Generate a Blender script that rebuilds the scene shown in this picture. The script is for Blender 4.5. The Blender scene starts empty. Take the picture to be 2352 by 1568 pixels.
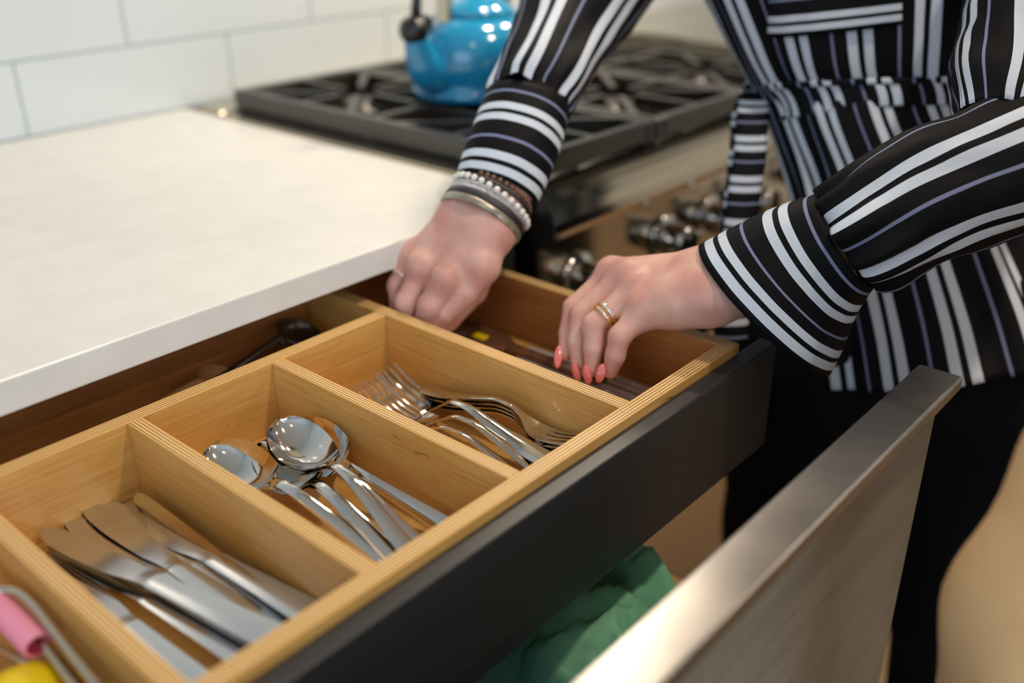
import bpy, bmesh, math, random
import numpy as np
from mathutils import Vector, Matrix, noise
from mathutils.bvhtree import BVHTree

random.seed(7)
S = bpy.context.scene
COL = S.collection
PI = math.pi

# ------------------------------------------------------------------ camera
cam_d = bpy.data.cameras.new('camera')
cam = bpy.data.objects.new('camera', cam_d)
COL.objects.link(cam)
S.camera = cam
cam_d.sensor_width = 36.0
cam_d.lens = 34.17
cam_d.clip_start = 0.02
cam_d.clip_end = 60
YAW, PITCH, ROLL = 0.84685, 0.44838, -0.0075
fw = Vector((math.cos(PITCH)*math.sin(YAW), math.cos(PITCH)*math.cos(YAW), -math.sin(PITCH)))
rt = Vector((math.cos(YAW), -math.sin(YAW), 0)); up = rt.cross(fw)
r2 = rt*math.cos(ROLL) + up*math.sin(ROLL); u2 = up*math.cos(ROLL) - rt*math.sin(ROLL)
m = Matrix.Identity(4)
for i in range(3):
    m[i][0], m[i][1], m[i][2] = r2[i], u2[i], -fw[i]
m.translation = (0, 0, 1.207)
cam.matrix_world = m
cam_d.dof.use_dof = True
cam_d.dof.focus_distance = 0.715
cam_d.dof.aperture_fstop = 2.3
cam_d.dof.aperture_blades = 0

# ------------------------------------------------------------------ light
S.view_settings.view_transform = 'Standard'
S.view_settings.look = 'None'
S.view_settings.exposure = -0.08
S.view_settings.gamma = 1.0
S.view_settings.use_curve_mapping = False
wd = bpy.data.worlds.new('world'); S.world = wd; wd.use_nodes = True
wd.node_tree.nodes['Background'].inputs[0].default_value = (0.75, 0.87, 1.0, 1)
wd.node_tree.nodes['Background'].inputs[1].default_value = 1.0

def area(name, loc, target, size, power, color, size_y=None, shape=None, spread=None):
    l = bpy.data.lights.new(name, 'AREA'); l.energy = power; l.color = color
    l.shape = shape or ('RECTANGLE' if size_y else 'DISK'); l.size = size
    if size_y: l.size_y = size_y
    if spread: l.spread = spread
    o = bpy.data.objects.new(name, l); COL.objects.link(o); o.location = loc
    o.rotation_euler = (Vector(target) - Vector(loc)).to_track_quat('-Z', 'Y').to_euler()
    return o

WARM = (1.0, 0.85, 0.67); COOL = (0.58, 0.78, 1.0)
LAMPS = [(0.80, -0.22, 15.0), (-0.55, -0.25, 3.0), (2.15, -0.22, 9.0), (0.85, -1.7, 6.0), (-0.6, -1.7, 6.0), (2.15, -1.7, 6.0)]
for (x, y, p) in LAMPS:
    area('ceiling_lamp_light', (x, y, 2.585), (x, y, 0), 0.11, p, WARM)
area('hood_lamp_light', (1.06, 0.78, 1.70), (1.10, 0.80, 0), 0.08, 5.0, WARM)
area('hood_lamp_light', (1.40, 0.80, 1.70), (1.38, 0.80, 0), 0.08, 6.5, WARM)
# daylight through the two windows
area('window_light', (-0.75, -2.92, 1.55), (-0.75, 0, 1.35), 2.2, 36.0, COOL, 1.5)
area('window_light', (-2.42, -0.4, 1.6), (0, -0.4, 1.4), 1.8, 22.0, COOL, 1.4)

# ------------------------------------------------------------------ materials
def lin(c):
    return tuple(((v/255.0)/12.92 if v/255.0 <= 0.04045 else ((v/255.0+0.055)/1.055)**2.4) for v in c)

def mat(name, rgb, rough=0.5, metal=0.0, coat=0.0, sss=0.0, bump=None, spec=None, vary=None, scale3=None):
    M = bpy.data.materials.new(name); M.use_nodes = True
    nt = M.node_tree; b = nt.nodes['Principled BSDF']
    c = (*lin(rgb), 1)
    b.inputs['Base Color'].default_value = c
    b.inputs['Roughness'].default_value = rough
    b.inputs['Metallic'].default_value = metal
    b.inputs['Coat Weight'].default_value = coat
    b.inputs['Coat Roughness'].default_value = 0.08
    if spec is not None: b.inputs['Specular IOR Level'].default_value = spec
    if sss:
        b.inputs['Subsurface Weight'].default_value = sss
        b.inputs['Subsurface Radius'].default_value = (0.010, 0.004, 0.002)
        b.inputs['Subsurface Scale'].default_value = 0.6
    def coords(sc):
        tc = nt.nodes.new('ShaderNodeTexCoord'); mp = nt.nodes.new('ShaderNodeMapping')
        mp.inputs['Scale'].default_value = scale3 or (1, 1, 1)
        nt.links.new(tc.outputs['Object'], mp.inputs['Vector'])
        n = nt.nodes.new('ShaderNodeTexNoise'); n.inputs['Scale'].default_value = sc; n.inputs['Detail'].default_value = 6
        nt.links.new(mp.outputs['Vector'], n.inputs['Vector'])
        return n
    if vary:                                   # (second colour, scale)
        n = coords(vary[1]); r = nt.nodes.new('ShaderNodeValToRGB')
        r.color_ramp.elements[0].position = 0.35; r.color_ramp.elements[1].position = 0.68
        r.color_ramp.elements[0].color = (*lin(vary[0]), 1); r.color_ramp.elements[1].color = c
        nt.links.new(n.outputs['Fac'], r.inputs['Fac']); nt.links.new(r.outputs['Color'], b.inputs['Base Color'])
    if bump:                                   # (scale, strength, distance)
        n = coords(bump[0]); bp = nt.nodes.new('ShaderNodeBump')
        bp.inputs['Strength'].default_value = bump[1]; bp.inputs['Distance'].default_value = bump[2]
        nt.links.new(n.outputs['Fac'], bp.inputs['Height']); nt.links.new(bp.outputs['Normal'], b.inputs['Normal'])
    return M

def ramp_uv(name, stops, period, rough, axis=0, grain=0.0, bump_scale=None, spec=0.5, sheen=0.0):
    """bands of colour across one UV direction (metres); stops = [(start, rgb), ...]"""
    M = bpy.data.materials.new(name); M.use_nodes = True
    nt = M.node_tree; b = nt.nodes['Principled BSDF']; b.inputs['Roughness'].default_value = rough
    b.inputs['Specular IOR Level'].default_value = spec
    b.inputs['Sheen Weight'].default_value = sheen
    uv = nt.nodes.new('ShaderNodeUVMap'); uv.uv_map = 'uv'
    sp = nt.nodes.new('ShaderNodeSeparateXYZ'); nt.links.new(uv.outputs[0], sp.inputs[0])
    wv = nt.nodes.new('ShaderNodeMath'); wv.operation = 'WRAP'
    wv.inputs[1].default_value = period; wv.inputs[2].default_value = 0.0
    src = sp.outputs[axis]
    if grain:
        n = nt.nodes.new('ShaderNodeTexNoise'); n.inputs['Scale'].default_value = 60; n.inputs['Detail'].default_value = 3
        mp = nt.nodes.new('ShaderNodeMapping'); mp.inputs['Scale'].default_value = (3, 0.4, 1) if axis == 0 else (0.4, 3, 1)
        nt.links.new(uv.outputs[0], mp.inputs[0]); nt.links.new(mp.outputs[0], n.inputs['Vector'])
        ma = nt.nodes.new('ShaderNodeMath'); ma.operation = 'MULTIPLY_ADD'
        ma.inputs[1].default_value = grain; nt.links.new(n.outputs['Fac'], ma.inputs[0]); nt.links.new(src, ma.inputs[2]); src = ma.outputs[0]
    nt.links.new(src, wv.inputs[0])
    dv = nt.nodes.new('ShaderNodeMath'); dv.operation = 'DIVIDE'; dv.inputs[1].default_value = period
    nt.links.new(wv.outputs[0], dv.inputs[0])
    r = nt.nodes.new('ShaderNodeValToRGB'); r.color_ramp.interpolation = 'CONSTANT'
    el = r.color_ramp.elements
    el[0].position = 0; el[0].color = (*lin(stops[0][1]), 1)
    el[1].position = stops[1][0]/period; el[1].color = (*lin(stops[1][1]), 1)
    for (p, c) in stops[2:]:
        e = el.new(min(p/period, 1)); e.color = (*lin(c), 1)
    nt.links.new(dv.outputs[0], r.inputs[0]); nt.links.new(r.outputs[0], b.inputs['Base Color'])
    if bump_scale:
        n = nt.nodes.new('ShaderNodeTexNoise'); n.inputs['Scale'].default_value = bump_scale
        tc = nt.nodes.new('ShaderNodeTexCoord'); nt.links.new(tc.outputs['Object'], n.inputs['Vector'])
        bp = nt.nodes.new('ShaderNodeBump'); bp.inputs['Strength'].default_value = 0.4; bp.inputs['Distance'].default_value = 0.004
        nt.links.new(n.outputs['Fac'], bp.inputs['Height']); nt.links.new(bp.outputs['Normal'], b.inputs['Normal'])
    return M

def wood_face(name, rgb, dark, rough=0.38, seed=0.0, figure=0.5):
    """birch veneer: long grain along UV x (metres) with flecks and cloudy figure"""
    M = bpy.data.materials.new(name); M.use_nodes = True
    nt = M.node_tree; b = nt.nodes['Principled BSDF']; b.inputs['Roughness'].default_value = rough
    b.inputs['Coat Weight'].default_value = 0.35; b.inputs['Coat Roughness'].default_value = 0.22
    uv = nt.nodes.new('ShaderNodeUVMap'); uv.uv_map = 'uv'
    def ns(scale, sx, sy, detail, dist=0.0):
        mp = nt.nodes.new('ShaderNodeMapping'); mp.inputs['Scale'].default_value = (sx, sy, 1); mp.inputs['Location'].default_value = (seed, seed*0.7, 0)
        oi = nt.nodes.new('ShaderNodeObjectInfo'); ad = nt.nodes.new('ShaderNodeVectorMath'); ad.operation = 'ADD'
        mu = nt.nodes.new('ShaderNodeVectorMath'); mu.operation = 'SCALE'; mu.inputs['Scale'].default_value = 3.7
        nt.links.new(oi.outputs['Random'], mu.inputs[0])
        nt.links.new(uv.outputs[0], ad.inputs[0]); nt.links.new(mu.outputs[0], ad.inputs[1])
        nt.links.new(ad.outputs[0], mp.inputs[0])
        n = nt.nodes.new('ShaderNodeTexNoise'); n.inputs['Scale'].default_value = scale; n.inputs['Detail'].default_value = detail
        n.inputs['Distortion'].default_value = dist
        nt.links.new(mp.outputs[0], n.inputs['Vector']); return n
    grain = ns(40, 0.35, 9, 5, 0.3); cloud = ns(14, 0.6, 1.6, 3, 0.4); fleck = ns(30, 1.0, 5.0, 2, 0.8)
    mx = nt.nodes.new('ShaderNodeMath'); mx.operation = 'MULTIPLY_ADD'; mx.inputs[1].default_value = 0.5
    nt.links.new(grain.outputs['Fac'], mx.inputs[0])
    m2 = nt.nodes.new('ShaderNodeMath'); m2.operation = 'MULTIPLY'; m2.inputs[1].default_value = figure
    nt.links.new(cloud.outputs['Fac'], m2.inputs[0]); nt.links.new(m2.outputs[0], mx.inputs[2])
    r = nt.nodes.new('ShaderNodeValToRGB'); r.color_ramp.elements[0].position = 0.30; r.color_ramp.elements[1].position = 0.68
    r.color_ramp.elements[0].color = (*lin(dark), 1); r.color_ramp.elements[1].color = (*lin(rgb), 1)
    nt.links.new(mx.outputs[0], r.inputs[0])
    fr = nt.nodes.new('ShaderNodeValToRGB'); fr.color_ramp.elements[0].position = 0.72; fr.color_ramp.elements[1].position = 0.80
    nt.links.new(fleck.outputs['Fac'], fr.inputs[0])
    mix = nt.nodes.new('ShaderNodeMix'); mix.data_type = 'RGBA'
    nt.links.new(fr.outputs[0], mix.inputs['Factor']); nt.links.new(r.outputs[0], mix.inputs['A'])
    mix.inputs['B'].default_value = (*lin(tuple(int(v*0.62) for v in dark)), 1)
    nt.links.new(mix.outputs['Result'], b.inputs['Base Color'])
    return M

BIRCH = wood_face('birch_face', (222, 176, 104), (192, 138, 64))
BIRCH_SHADE = wood_face('birch_face_shaded', (178, 120, 66), (138, 84, 42), seed=5.3)  # same birch, darkened: the person's shadow is put into the drawer-box colour
EDGE = ramp_uv('plywood_edge', [(0, (216, 172, 104)), (.0016, (122, 80, 42)), (.0025, (230, 190, 126)), (.0042, (120, 78, 40)),
        (.0051, (230, 190, 126)), (.0068, (122, 80, 42)), (.0077, (228, 188, 124)), (.0094, (120, 78, 40)), (.0103, (224, 182, 114))], 0.0124, 0.5, 0, grain=0.0003)
CHARCOAL = mat('charcoal_lacquer', (48, 48, 50), 0.32, bump=(900, 0.05, 0.0004))
STEEL = mat('brushed_steel', (206, 196, 176), 0.24, 1.0, bump=(40, 0.08, 0.0006), scale3=(1, 30, 30))
HSTEEL = mat('worn_handle_steel', (176, 172, 166), 0.30, 1.0, vary=((150, 148, 146), 18), bump=(300, 0.06, 0.0003))
CHROME = mat('polished_cutlery', (214, 212, 208), 0.07, 1.0, bump=(160, 0.035, 0.0003))
SATIN = mat('satin_cutlery', (208, 210, 212), 0.16, 1.0, bump=(500, 0.04, 0.0003))
WHITE_Q = mat('white_quartz', (226, 226, 222), 0.30, vary=((220, 220, 216), 30), bump=(500, 0.02, 0.0003))
TILE = mat('white_glazed_tile', (205, 213, 216), 0.16, coat=0.3)
GROUT = mat('pale_grout', (202, 208, 210), 0.9)
PAINT = mat('white_paint', (228, 226, 220), 0.8)
FLOORM = mat('timber_floor', (158, 128, 96), 0.5, vary=((134, 106, 78), 12), scale3=(1, 9, 1))
DARKBOX = mat('dark_cabinet', (38, 36, 34), 0.6)
OAK = wood_face('grey_oak_veneer', (136, 129, 114), (104, 97, 84), rough=0.5, seed=2.0, figure=0.55)
PSTEEL = mat('polished_steel', (208, 198, 178), 0.13, 1.0, bump=(30, 0.05, 0.0006), scale3=(1, 20, 20))
SATIN2 = mat('brushed_flatware', (206, 208, 212), 0.34, 0.55)
IRON = mat('cast_iron', (42, 37, 32), 0.34, spec=0.9, bump=(250, 0.12, 0.0008))
BLACKE = mat('black_enamel', (20, 19, 19), 0.22, spec=0.6)
BRASS = mat('burner_brass', (160, 118, 66), 0.3, 1.0)
KBLUE = mat('blue_enamel', (20, 128, 178), 0.13, coat=0.6, vary=((26, 140, 186), 3))
BLACKP = mat('black_phenolic', (22, 22, 24), 0.25)
SKIN = mat('skin', (222, 178, 162), 0.45, sss=0.15, vary=((206, 150, 138), 38), bump=(260, 0.16, 0.0009), spec=0.4)
NAIL = mat('pink_nail_polish', (232, 124, 126), 0.16, coat=0.5)
GOLD = mat('gold', (250, 214, 130), 0.28, 1.0)
GEM = mat('diamond', (236, 240, 242), 0.04, 0.6)
PEARL = mat('pearl', (236, 232, 224), 0.18, coat=0.4)
SILVERB = mat('silver_sequin_band', (206, 206, 210), 0.3, 0.9, bump=(900, 1.0, 0.002))
LEATHERB = mat('champagne_leather', (196, 188, 170), 0.34, 0.5, vary=((120, 114, 106), 60))
DARKB = mat('gunmetal_band', (66, 64, 66), 0.35, 0.6, bump=(700, 0.6, 0.001))
BROWNB = mat('brown_glass_bead', (110, 74, 58), 0.15, coat=0.5)
BLK, WHT, THN = (11, 11, 15), (204, 213, 226), (122, 130, 162)
STRIPE = [(0, BLK), (.0095, WHT), (.0185, BLK), (.0240, WHT), (.0330, BLK), (.0455, THN), (.0485, BLK)]
CLOTH = ramp_uv('striped_silk', STRIPE, 0.060, 0.66, 0, spec=0.14)
CLOTHV = ramp_uv('striped_silk_crosswise', [(0, BLK), (.0055, WHT), (.0122, BLK), (.0160, WHT), (.0226, BLK), (.0330, THN), (.0354, BLK)], 0.044, 0.66, 1, spec=0.14)
TROUSER = mat('black_trouser_cloth', (17, 18, 24), 0.85, spec=0.2, bump=(700, 0.1, 0.0005))
SHOE = mat('black_shoe', (20, 19, 19), 0.4)
HAIR = mat('dark_brown_hair', (44, 30, 22), 0.5)
BEIGE = mat('beige_wool', (224, 180, 130), 0.85, vary=((212, 168, 118), 25), bump=(300, 0.15, 0.001))
DENIM = mat('dark_jeans', (40, 46, 62), 0.85)
GREEN = mat('green_cotton', (138, 198, 152), 0.85, vary=((88, 150, 126), 12), bump=(800, 0.1, 0.0005))
BLACKC = mat('black_cotton', (22, 24, 26), 0.9)
PINK = mat('pink_plastic', (240, 150, 176), 0.35, sss=0.1)
DPINK = mat('deep_pink_plastic', (206, 52, 84), 0.5)
YELLOW = mat('yellow_plastic', (232, 200, 4), 0.4)
BROWNP = mat('brown_wooden_tool', (112, 70, 44), 0.5, vary=((86, 52, 32), 40), scale3=(1, 6, 1))
TAN = mat('tan_wooden_tool', (186, 138, 84), 0.5, vary=((160, 112, 64), 30))
GLASSM = bpy.data.materials.new('window_glass'); GLASSM.use_nodes = True
_b = GLASSM.node_tree.nodes['Principled BSDF']; _b.inputs['Transmission Weight'].default_value = 1.0; _b.inputs['Roughness'].default_value = 0.0; _b.inputs['IOR'].default_value = 1.45
LAMPM = bpy.data.materials.new('lamp_diffuser'); LAMPM.use_nodes = True
_b = LAMPM.node_tree.nodes['Principled BSDF']; _b.inputs['Emission Color'].default_value = (1, .85, .62, 1); _b.inputs['Emission Strength'].default_value = 6.0

# ------------------------------------------------------------------ mesh helpers
def V(*a): return Vector(a)

def link(name, me, parent=None, mats=None, smooth=False):
    o = bpy.data.objects.new(name, me); COL.objects.link(o)
    if parent is not None: o.parent = parent; o.matrix_parent_inverse = parent.matrix_world.inverted() if parent.type != 'EMPTY' else Matrix.Translation(-Vector(parent.location))
    for mm in ([mats] if not isinstance(mats, (list, tuple)) else mats):
        if mm is not None: me.materials.append(mm)
    if smooth:
        for p in me.polygons: p.use_smooth = True
    return o

def mesh(name, vs, fs):
    me = bpy.data.meshes.new(name); me.from_pydata([tuple(v) for v in vs], [], fs); me.validate(); me.update(); return me

def from_bm(bm, name, parent, mats, smooth=False):
    bmesh.ops.recalc_face_normals(bm, faces=bm.faces)
    me = bpy.data.meshes.new(name); bm.to_mesh(me); bm.free()
    return link(name, me, parent, mats, smooth)

def tag(o, label=None, cat=None, group=None, kind=None):
    if label: o['label'] = label
    if cat: o['category'] = cat
    if group: o['group'] = group
    if kind: o['kind'] = kind
    return o

def thing(name, loc, label, cat, group=None, kind=None):
    o = bpy.data.objects.new(name, None); COL.objects.link(o); o.location = loc; o.empty_display_size = 0.03
    return tag(o, label, cat, group, kind)

def bm_box(bm, x0, x1, y0, y1, z0, z1, bev=0.0, seg=2):
    r = bmesh.ops.create_cube(bm, size=1.0)
    bmesh.ops.scale(bm, verts=r['verts'], vec=(x1-x0, y1-y0, z1-z0))
    bmesh.ops.translate(bm, verts=r['verts'], vec=((x0+x1)/2, (y0+y1)/2, (z0+z1)/2))
    if bev > 0:
        es = list({e for v in r['verts'] for e in v.link_edges})
        bmesh.ops.bevel(bm, geom=es, offset=bev, segments=seg, affect='EDGES', profile=0.5)

def box(name, x0, x1, y0, y1, z0, z1, material, parent=None, bev=0.0, seg=2):
    bm = bmesh.new(); bm_box(bm, x0, x1, y0, y1, z0, z1, bev, seg)
    return from_bm(bm, name, parent, material)

def board(name, x0, x1, y0, y1, z0, z1, parent, thick='x', face=None, bev=0.0007, edge=None):
    """plywood board; the laminated edge shows on every face that cuts across its thickness"""
    bm = bmesh.new(); bm_box(bm, x0, x1, y0, y1, z0, z1, bev, 2)
    bmesh.ops.recalc_face_normals(bm, faces=bm.faces)
    uvl = bm.loops.layers.uv.new('uv')
    ti = 'xyz'.index(thick); lo = (x0, y0, z0); hi = (x1, y1, z1)
    dims = sorted([i for i in range(3) if i != ti], key=lambda i: -(hi[i]-lo[i]))
    k = 0.0124/(hi[ti]-lo[ti])
    for f in bm.faces:
        n = f.normal; f.material_index = 0 if abs(n[ti]) > 0.8 else 1
        ax = max((i for i in range(3)), key=lambda i: abs(n[i]))
        for l in f.loops:
            c = l.vert.co
            if f.material_index == 1:
                other = dims[0] if ax != dims[0] else dims[1]
                l[uvl].uv = ((c[ti]-lo[ti])*k*0.999+0.000005, c[other])
            else:
                l[uvl].uv = (c[dims[0]], c[dims[1]])
    me = bpy.data.meshes.new(name); bm.to_mesh(me); bm.free()
    return link(name, me, parent, [face or BIRCH, edge or EDGE])

def catmull(P, n):
    P = [np.array(p, float) for p in P]
    if len(P) == 1: return P
    Q = [2*P[0]-P[1]] + P + [2*P[-1]-P[-2]]; out = []
    for i in range(1, len(Q)-2):
        for k in range(n):
            t = k/n; a, b, c, d = Q[i-1:i+3]
            out.append(0.5*((2*b)+(c-a)*t+(2*a-5*b+4*c-d)*t*t+(3*b-a-3*c+d)*t**3))
    out.append(P[-1]); return out

def tube_geo(pts, rads, seg=10, cap=True):
    pts = [Vector(p) for p in pts]; n = len(pts); vs, fs = [], []
    t0 = (pts[1]-pts[0]).normalized(); a = t0.orthogonal().normalized()
    for i in range(n):
        t = (pts[min(i+1, n-1)]-pts[max(i-1, 0)]).normalized()
        a = (a - t*a.dot(t)).normalized(); b = t.cross(a)
        r = rads[i] if isinstance(rads, (list, tuple, np.ndarray)) else rads
        for k in range(seg):
            th = 2*PI*k/seg; vs.append(pts[i]+a*math.cos(th)*r+b*math.sin(th)*r)
    for i in range(n-1):
        for k in range(seg):
            fs.append((i*seg+k, i*seg+(k+1) % seg, (i+1)*seg+(k+1) % seg, (i+1)*seg+k))
    if cap:
        fs.append(tuple(range(seg))[::-1]); fs.append(tuple((n-1)*seg+k for k in range(seg)))
    return vs, fs

def tube(name, pts, rads, material, parent=None, seg=10, smooth=True, sub=0):
    if sub:
        R = rads if isinstance(rads, (list, tuple)) else [rads]*len(pts)
        q = catmull([list(p)+[r] for p, r in zip(pts, R)], sub); pts = [p[:3] for p in q]; rads = [max(p[3], 1e-4) for p in q]
    vs, fs = tube_geo(pts, rads, seg)
    return link(name, mesh(name, vs, fs), parent, material, smooth)

def geo_join(parts):
    vs, fs = [], []
    for v, f in parts:
        o = len(vs); vs += list(v); fs += [tuple(i+o for i in q) for q in f]
    return vs, fs

def lathe_geo(prof, c, seg=40, axis=(0, 0, 1)):
    q = Vector((0, 0, 1)).rotation_difference(Vector(axis)); vs, fs = [], []
    for (r, z) in prof:
        for k in range(seg):
            th = 2*PI*k/seg; vs.append(Vector(c)+q @ V(r*math.cos(th), r*math.sin(th), z))
    for i in range(len(prof)-1):
        for k in range(seg):
            fs.append((i*seg+k, i*seg+(k+1) % seg, (i+1)*seg+(k+1) % seg, (i+1)*seg+k))
    fs.append(tuple(range(seg))[::-1]); fs.append(tuple((len(prof)-1)*seg+k for k in range(seg)))
    return vs, fs

def lathe(name, prof, c, material, parent=None, seg=40, axis=(0, 0, 1), smooth=True):
    vs, fs = lathe_geo(prof, c, seg, axis)
    o = link(name, mesh(name, vs, fs), parent, material, smooth); return o

def torus_geo(c, axis, R, r, seg=36, rs=10, sx=1.0, sy=1.0, hint=None):
    ax = Vector(axis).normalized(); a = (Vector(hint) if hint else ax.orthogonal()); a = (a-ax*a.dot(ax)).normalized(); b = ax.cross(a)
    vs, fs = [], []
    for i in range(seg):
        t = 2*PI*i/seg; d = a*math.cos(t)*sx+b*math.sin(t)*sy
        for k in range(rs):
            p = 2*PI*k/rs; vs.append(Vector(c)+d*R+d.normalized()*math.cos(p)*r+ax*math.sin(p)*r)
    for i in range(seg):
        for k in range(rs):
            fs.append((i*rs+k, ((i+1) % seg)*rs+k, ((i+1) % seg)*rs+(k+1) % rs, i*rs+(k+1) % rs))
    return vs, fs

def ball_geo(c, r, axes=None, n=12, m_=8):
    A = axes or (V(1, 0, 0), V(0, 1, 0), V(0, 0, 1)); r = r if isinstance(r, (tuple, list)) else (r, r, r)
    vs, fs = [Vector(c)+A[2]*r[2]], []
    for i in range(1, m_):
        ph = PI*i/m_
        for k in range(n):
            t = 2*PI*k/n; vs.append(Vector(c)+A[0]*r[0]*math.sin(ph)*math.cos(t)+A[1]*r[1]*math.sin(ph)*math.sin(t)+A[2]*r[2]*math.cos(ph))
    vs.append(Vector(c)-A[2]*r[2]); L = len(vs)-1
    for k in range(n): fs.append((0, 1+k, 1+(k+1) % n)); fs.append((L, 1+(m_-2)*n+(k+1) % n, 1+(m_-2)*n+k))
    for i in range(m_-2):
        for k in range(n): fs.append((1+i*n+k, 1+(i+1)*n+k, 1+(i+1)*n+(k+1) % n, 1+i*n+(k+1) % n))
    return vs, fs

def extrude_x(name, prof, x0, x1, material, parent, bev=0.0):
    """a (y, z) outline swept along X"""
    n = len(prof); vs = [(x0, y, z) for y, z in prof]+[(x1, y, z) for y, z in prof]
    fs = [tuple(range(n)), tuple(range(2*n-1, n-1, -1))]+[(i, i+n, (i+1) % n+n, (i+1) % n) for i in range(n)]
    bm = bmesh.new(); bv = [bm.verts.new(v) for v in vs]
    for f in fs: bm.faces.new([bv[i] for i in f])
    if bev: bmesh.ops.bevel(bm, geom=list(bm.edges), offset=bev, segments=1, affect='EDGES')
    return from_bm(bm, name, parent, material)

# ------------------------------------------------------------------ the room
RX0, RX1, RY0, RY1, RZ = -2.5, 3.6, -3.0, 1.2555, 2.6
st = lambda o: tag(o, kind='structure')
st(box('floor', RX0-.1, RX1+.1, RY0-.1, RY1+.1, -0.1, 0.0, FLOORM))
st(box('ceiling', RX0-.1, RX1+.1, RY0-.1, RY1+.1, RZ, RZ+.1, PAINT))
wall_b = st(box('wall_back', RX0-.1, RX1+.1, RY1, RY1+.1, 0, RZ, GROUT))
st(box('wall_right', RX1, RX1+.1, RY0, RY1, 0, RZ, PAINT))
def wall_hole(name, horizontal, u0, u1, w0, w1, z0, z1, t0, t1):
    bm = bmesh.new()
    for (a, b, c, d) in ((u0, w0, 0, RZ), (w1, u1, 0, RZ), (w0, w1, 0, z0), (w0, w1, z1, RZ)):
        if horizontal: bm_box(bm, a, b, t0, t1, c, d)
        else: bm_box(bm, t0, t1, a, b, c, d)
    return st(from_bm(bm, name, None, PAINT))
wall_hole('wall_front', True, RX0, RX1, -1.9, 0.4, 0.8, 2.3, RY0-.1, RY0)
wall_hole('wall_left', False, RY0, RY1, -1.3, 0.5, 0.9, 2.3, RX0-.1, RX0)
def window(name, horizontal, w0, w1, z0, z1, t):
    o = thing(name, (((w0+w1)/2 if horizontal else t), (t if horizontal else (w0+w1)/2), z0), None, None, kind='structure')
    def B(n, a, b, c, d, th, mt):
        return box(n, a, b, t-th, t+th, c, d, mt, o) if horizontal else box(n, t-th, t+th, a, b, c, d, mt, o)
    B('window_frame', w0, w0+.05, z0, z1, .03, PAINT); B('window_frame', w1-.05, w1, z0, z1, .03, PAINT)
    B('window_frame', w0+.05, w1-.05, z0, z0+.05, .03, PAINT); B('window_frame', w0+.05, w1-.05, z1-.05, z1, .03, PAINT)
    B('mullion', (w0+w1)/2-.02, (w0+w1)/2+.02, z0+.05, z1-.05, .025, PAINT)
    B('pane', w0+.05, (w0+w1)/2-.02, z0+.05, z1-.05, .003, GLASSM); B('pane', (w0+w1)/2+.02, w1-.05, z0+.05, z1-.05, .003, GLASSM)
window('window_1', True, -1.9, 0.4, 0.8, 2.3, RY0-.05)
window('window_2', False, -1.3, 0.5, 0.9, 2.3, RX0-.05)
for (x, y, p) in LAMPS:                                    # trims of the recessed lamps
    vs, fs = torus_geo((x, y, 2.592), (0, 0, 1), 0.066, 0.008, 32, 8)
    st(link('trim_%d' % (LAMPS.index((x, y, p))+1), mesh('lamp_trim', vs, fs), None, PAINT, True))

# wall tiles: running bond, each tile its own piece
TH, TL, GAP = 0.0985, 0.302, 0.0018
tile_me = {}
def tile(x0, x1, z0, z1):
    key = (round(x1-x0, 4), round(z1-z0, 4))
    if key not in tile_me:
        bm = bmesh.new(); bm_box(bm, 0, x1-x0, -0.0035, 0, 0, z1-z0, 0.0006, 1); bmesh.ops.recalc_face_normals(bm, faces=bm.faces)
        me = bpy.data.meshes.new('tile'); bm.to_mesh(me); bm.free(); me.materials.append(TILE); tile_me[key] = me
    o = bpy.data.objects.new('tile', tile_me[key]); COL.objects.link(o); o.parent = wall_b; o.location = (x0, RY1, z0)
for r in range(7):
    z0 = 0.9145 + (r-1)*(TH)+0.092 if r else 0.9145
    z1 = 0.9145 + 0.092 + r*TH - GAP
    for k in range(-4, 9):
        x0 = 0.508 + k*TL + (TL/2 if r % 2 else 0)
        tile(x0, x0+TL-GAP, z0, z1)

# ------------------------------------------------------------------ counter and cabinet
ct = box('countertop', -1.2, 0.726, 0.6165, 1.251, 0.8885, 0.914, WHITE_Q, None, 0.0022, 3)
tag(ct, 'thick white stone worktop running along the tiled wall to the cooktop', 'countertop')
cab = thing('base_cabinet', (0.2, 0.9, 0), 'dark base cabinet carcass under the white worktop that holds the open drawers', 'cabinet')
box('side_panel', 0.692, 0.724, 0.635, 1.24, 0.10, 0.888, DARKBOX, cab, 0.001)
box('side_panel', -1.0, -0.98, 0.635, 1.24, 0.10, 0.888, DARKBOX, cab, 0.001)
box('back_panel', -0.98, 0.692, 1.225, 1.24, 0.10, 0.888, DARKBOX, cab)
box('bottom_panel', -0.98, 0.692, 0.635, 1.225, 0.10, 0.12, DARKBOX, cab)
box('toe_kick', -1.0, 0.724, 0.69, 0.70, 0.0, 0.10, DARKBOX, cab)
box('top_rail', -0.98, 0.692, 1.15, 1.22, 0.868, 0.888, DARKBOX, cab)

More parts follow.
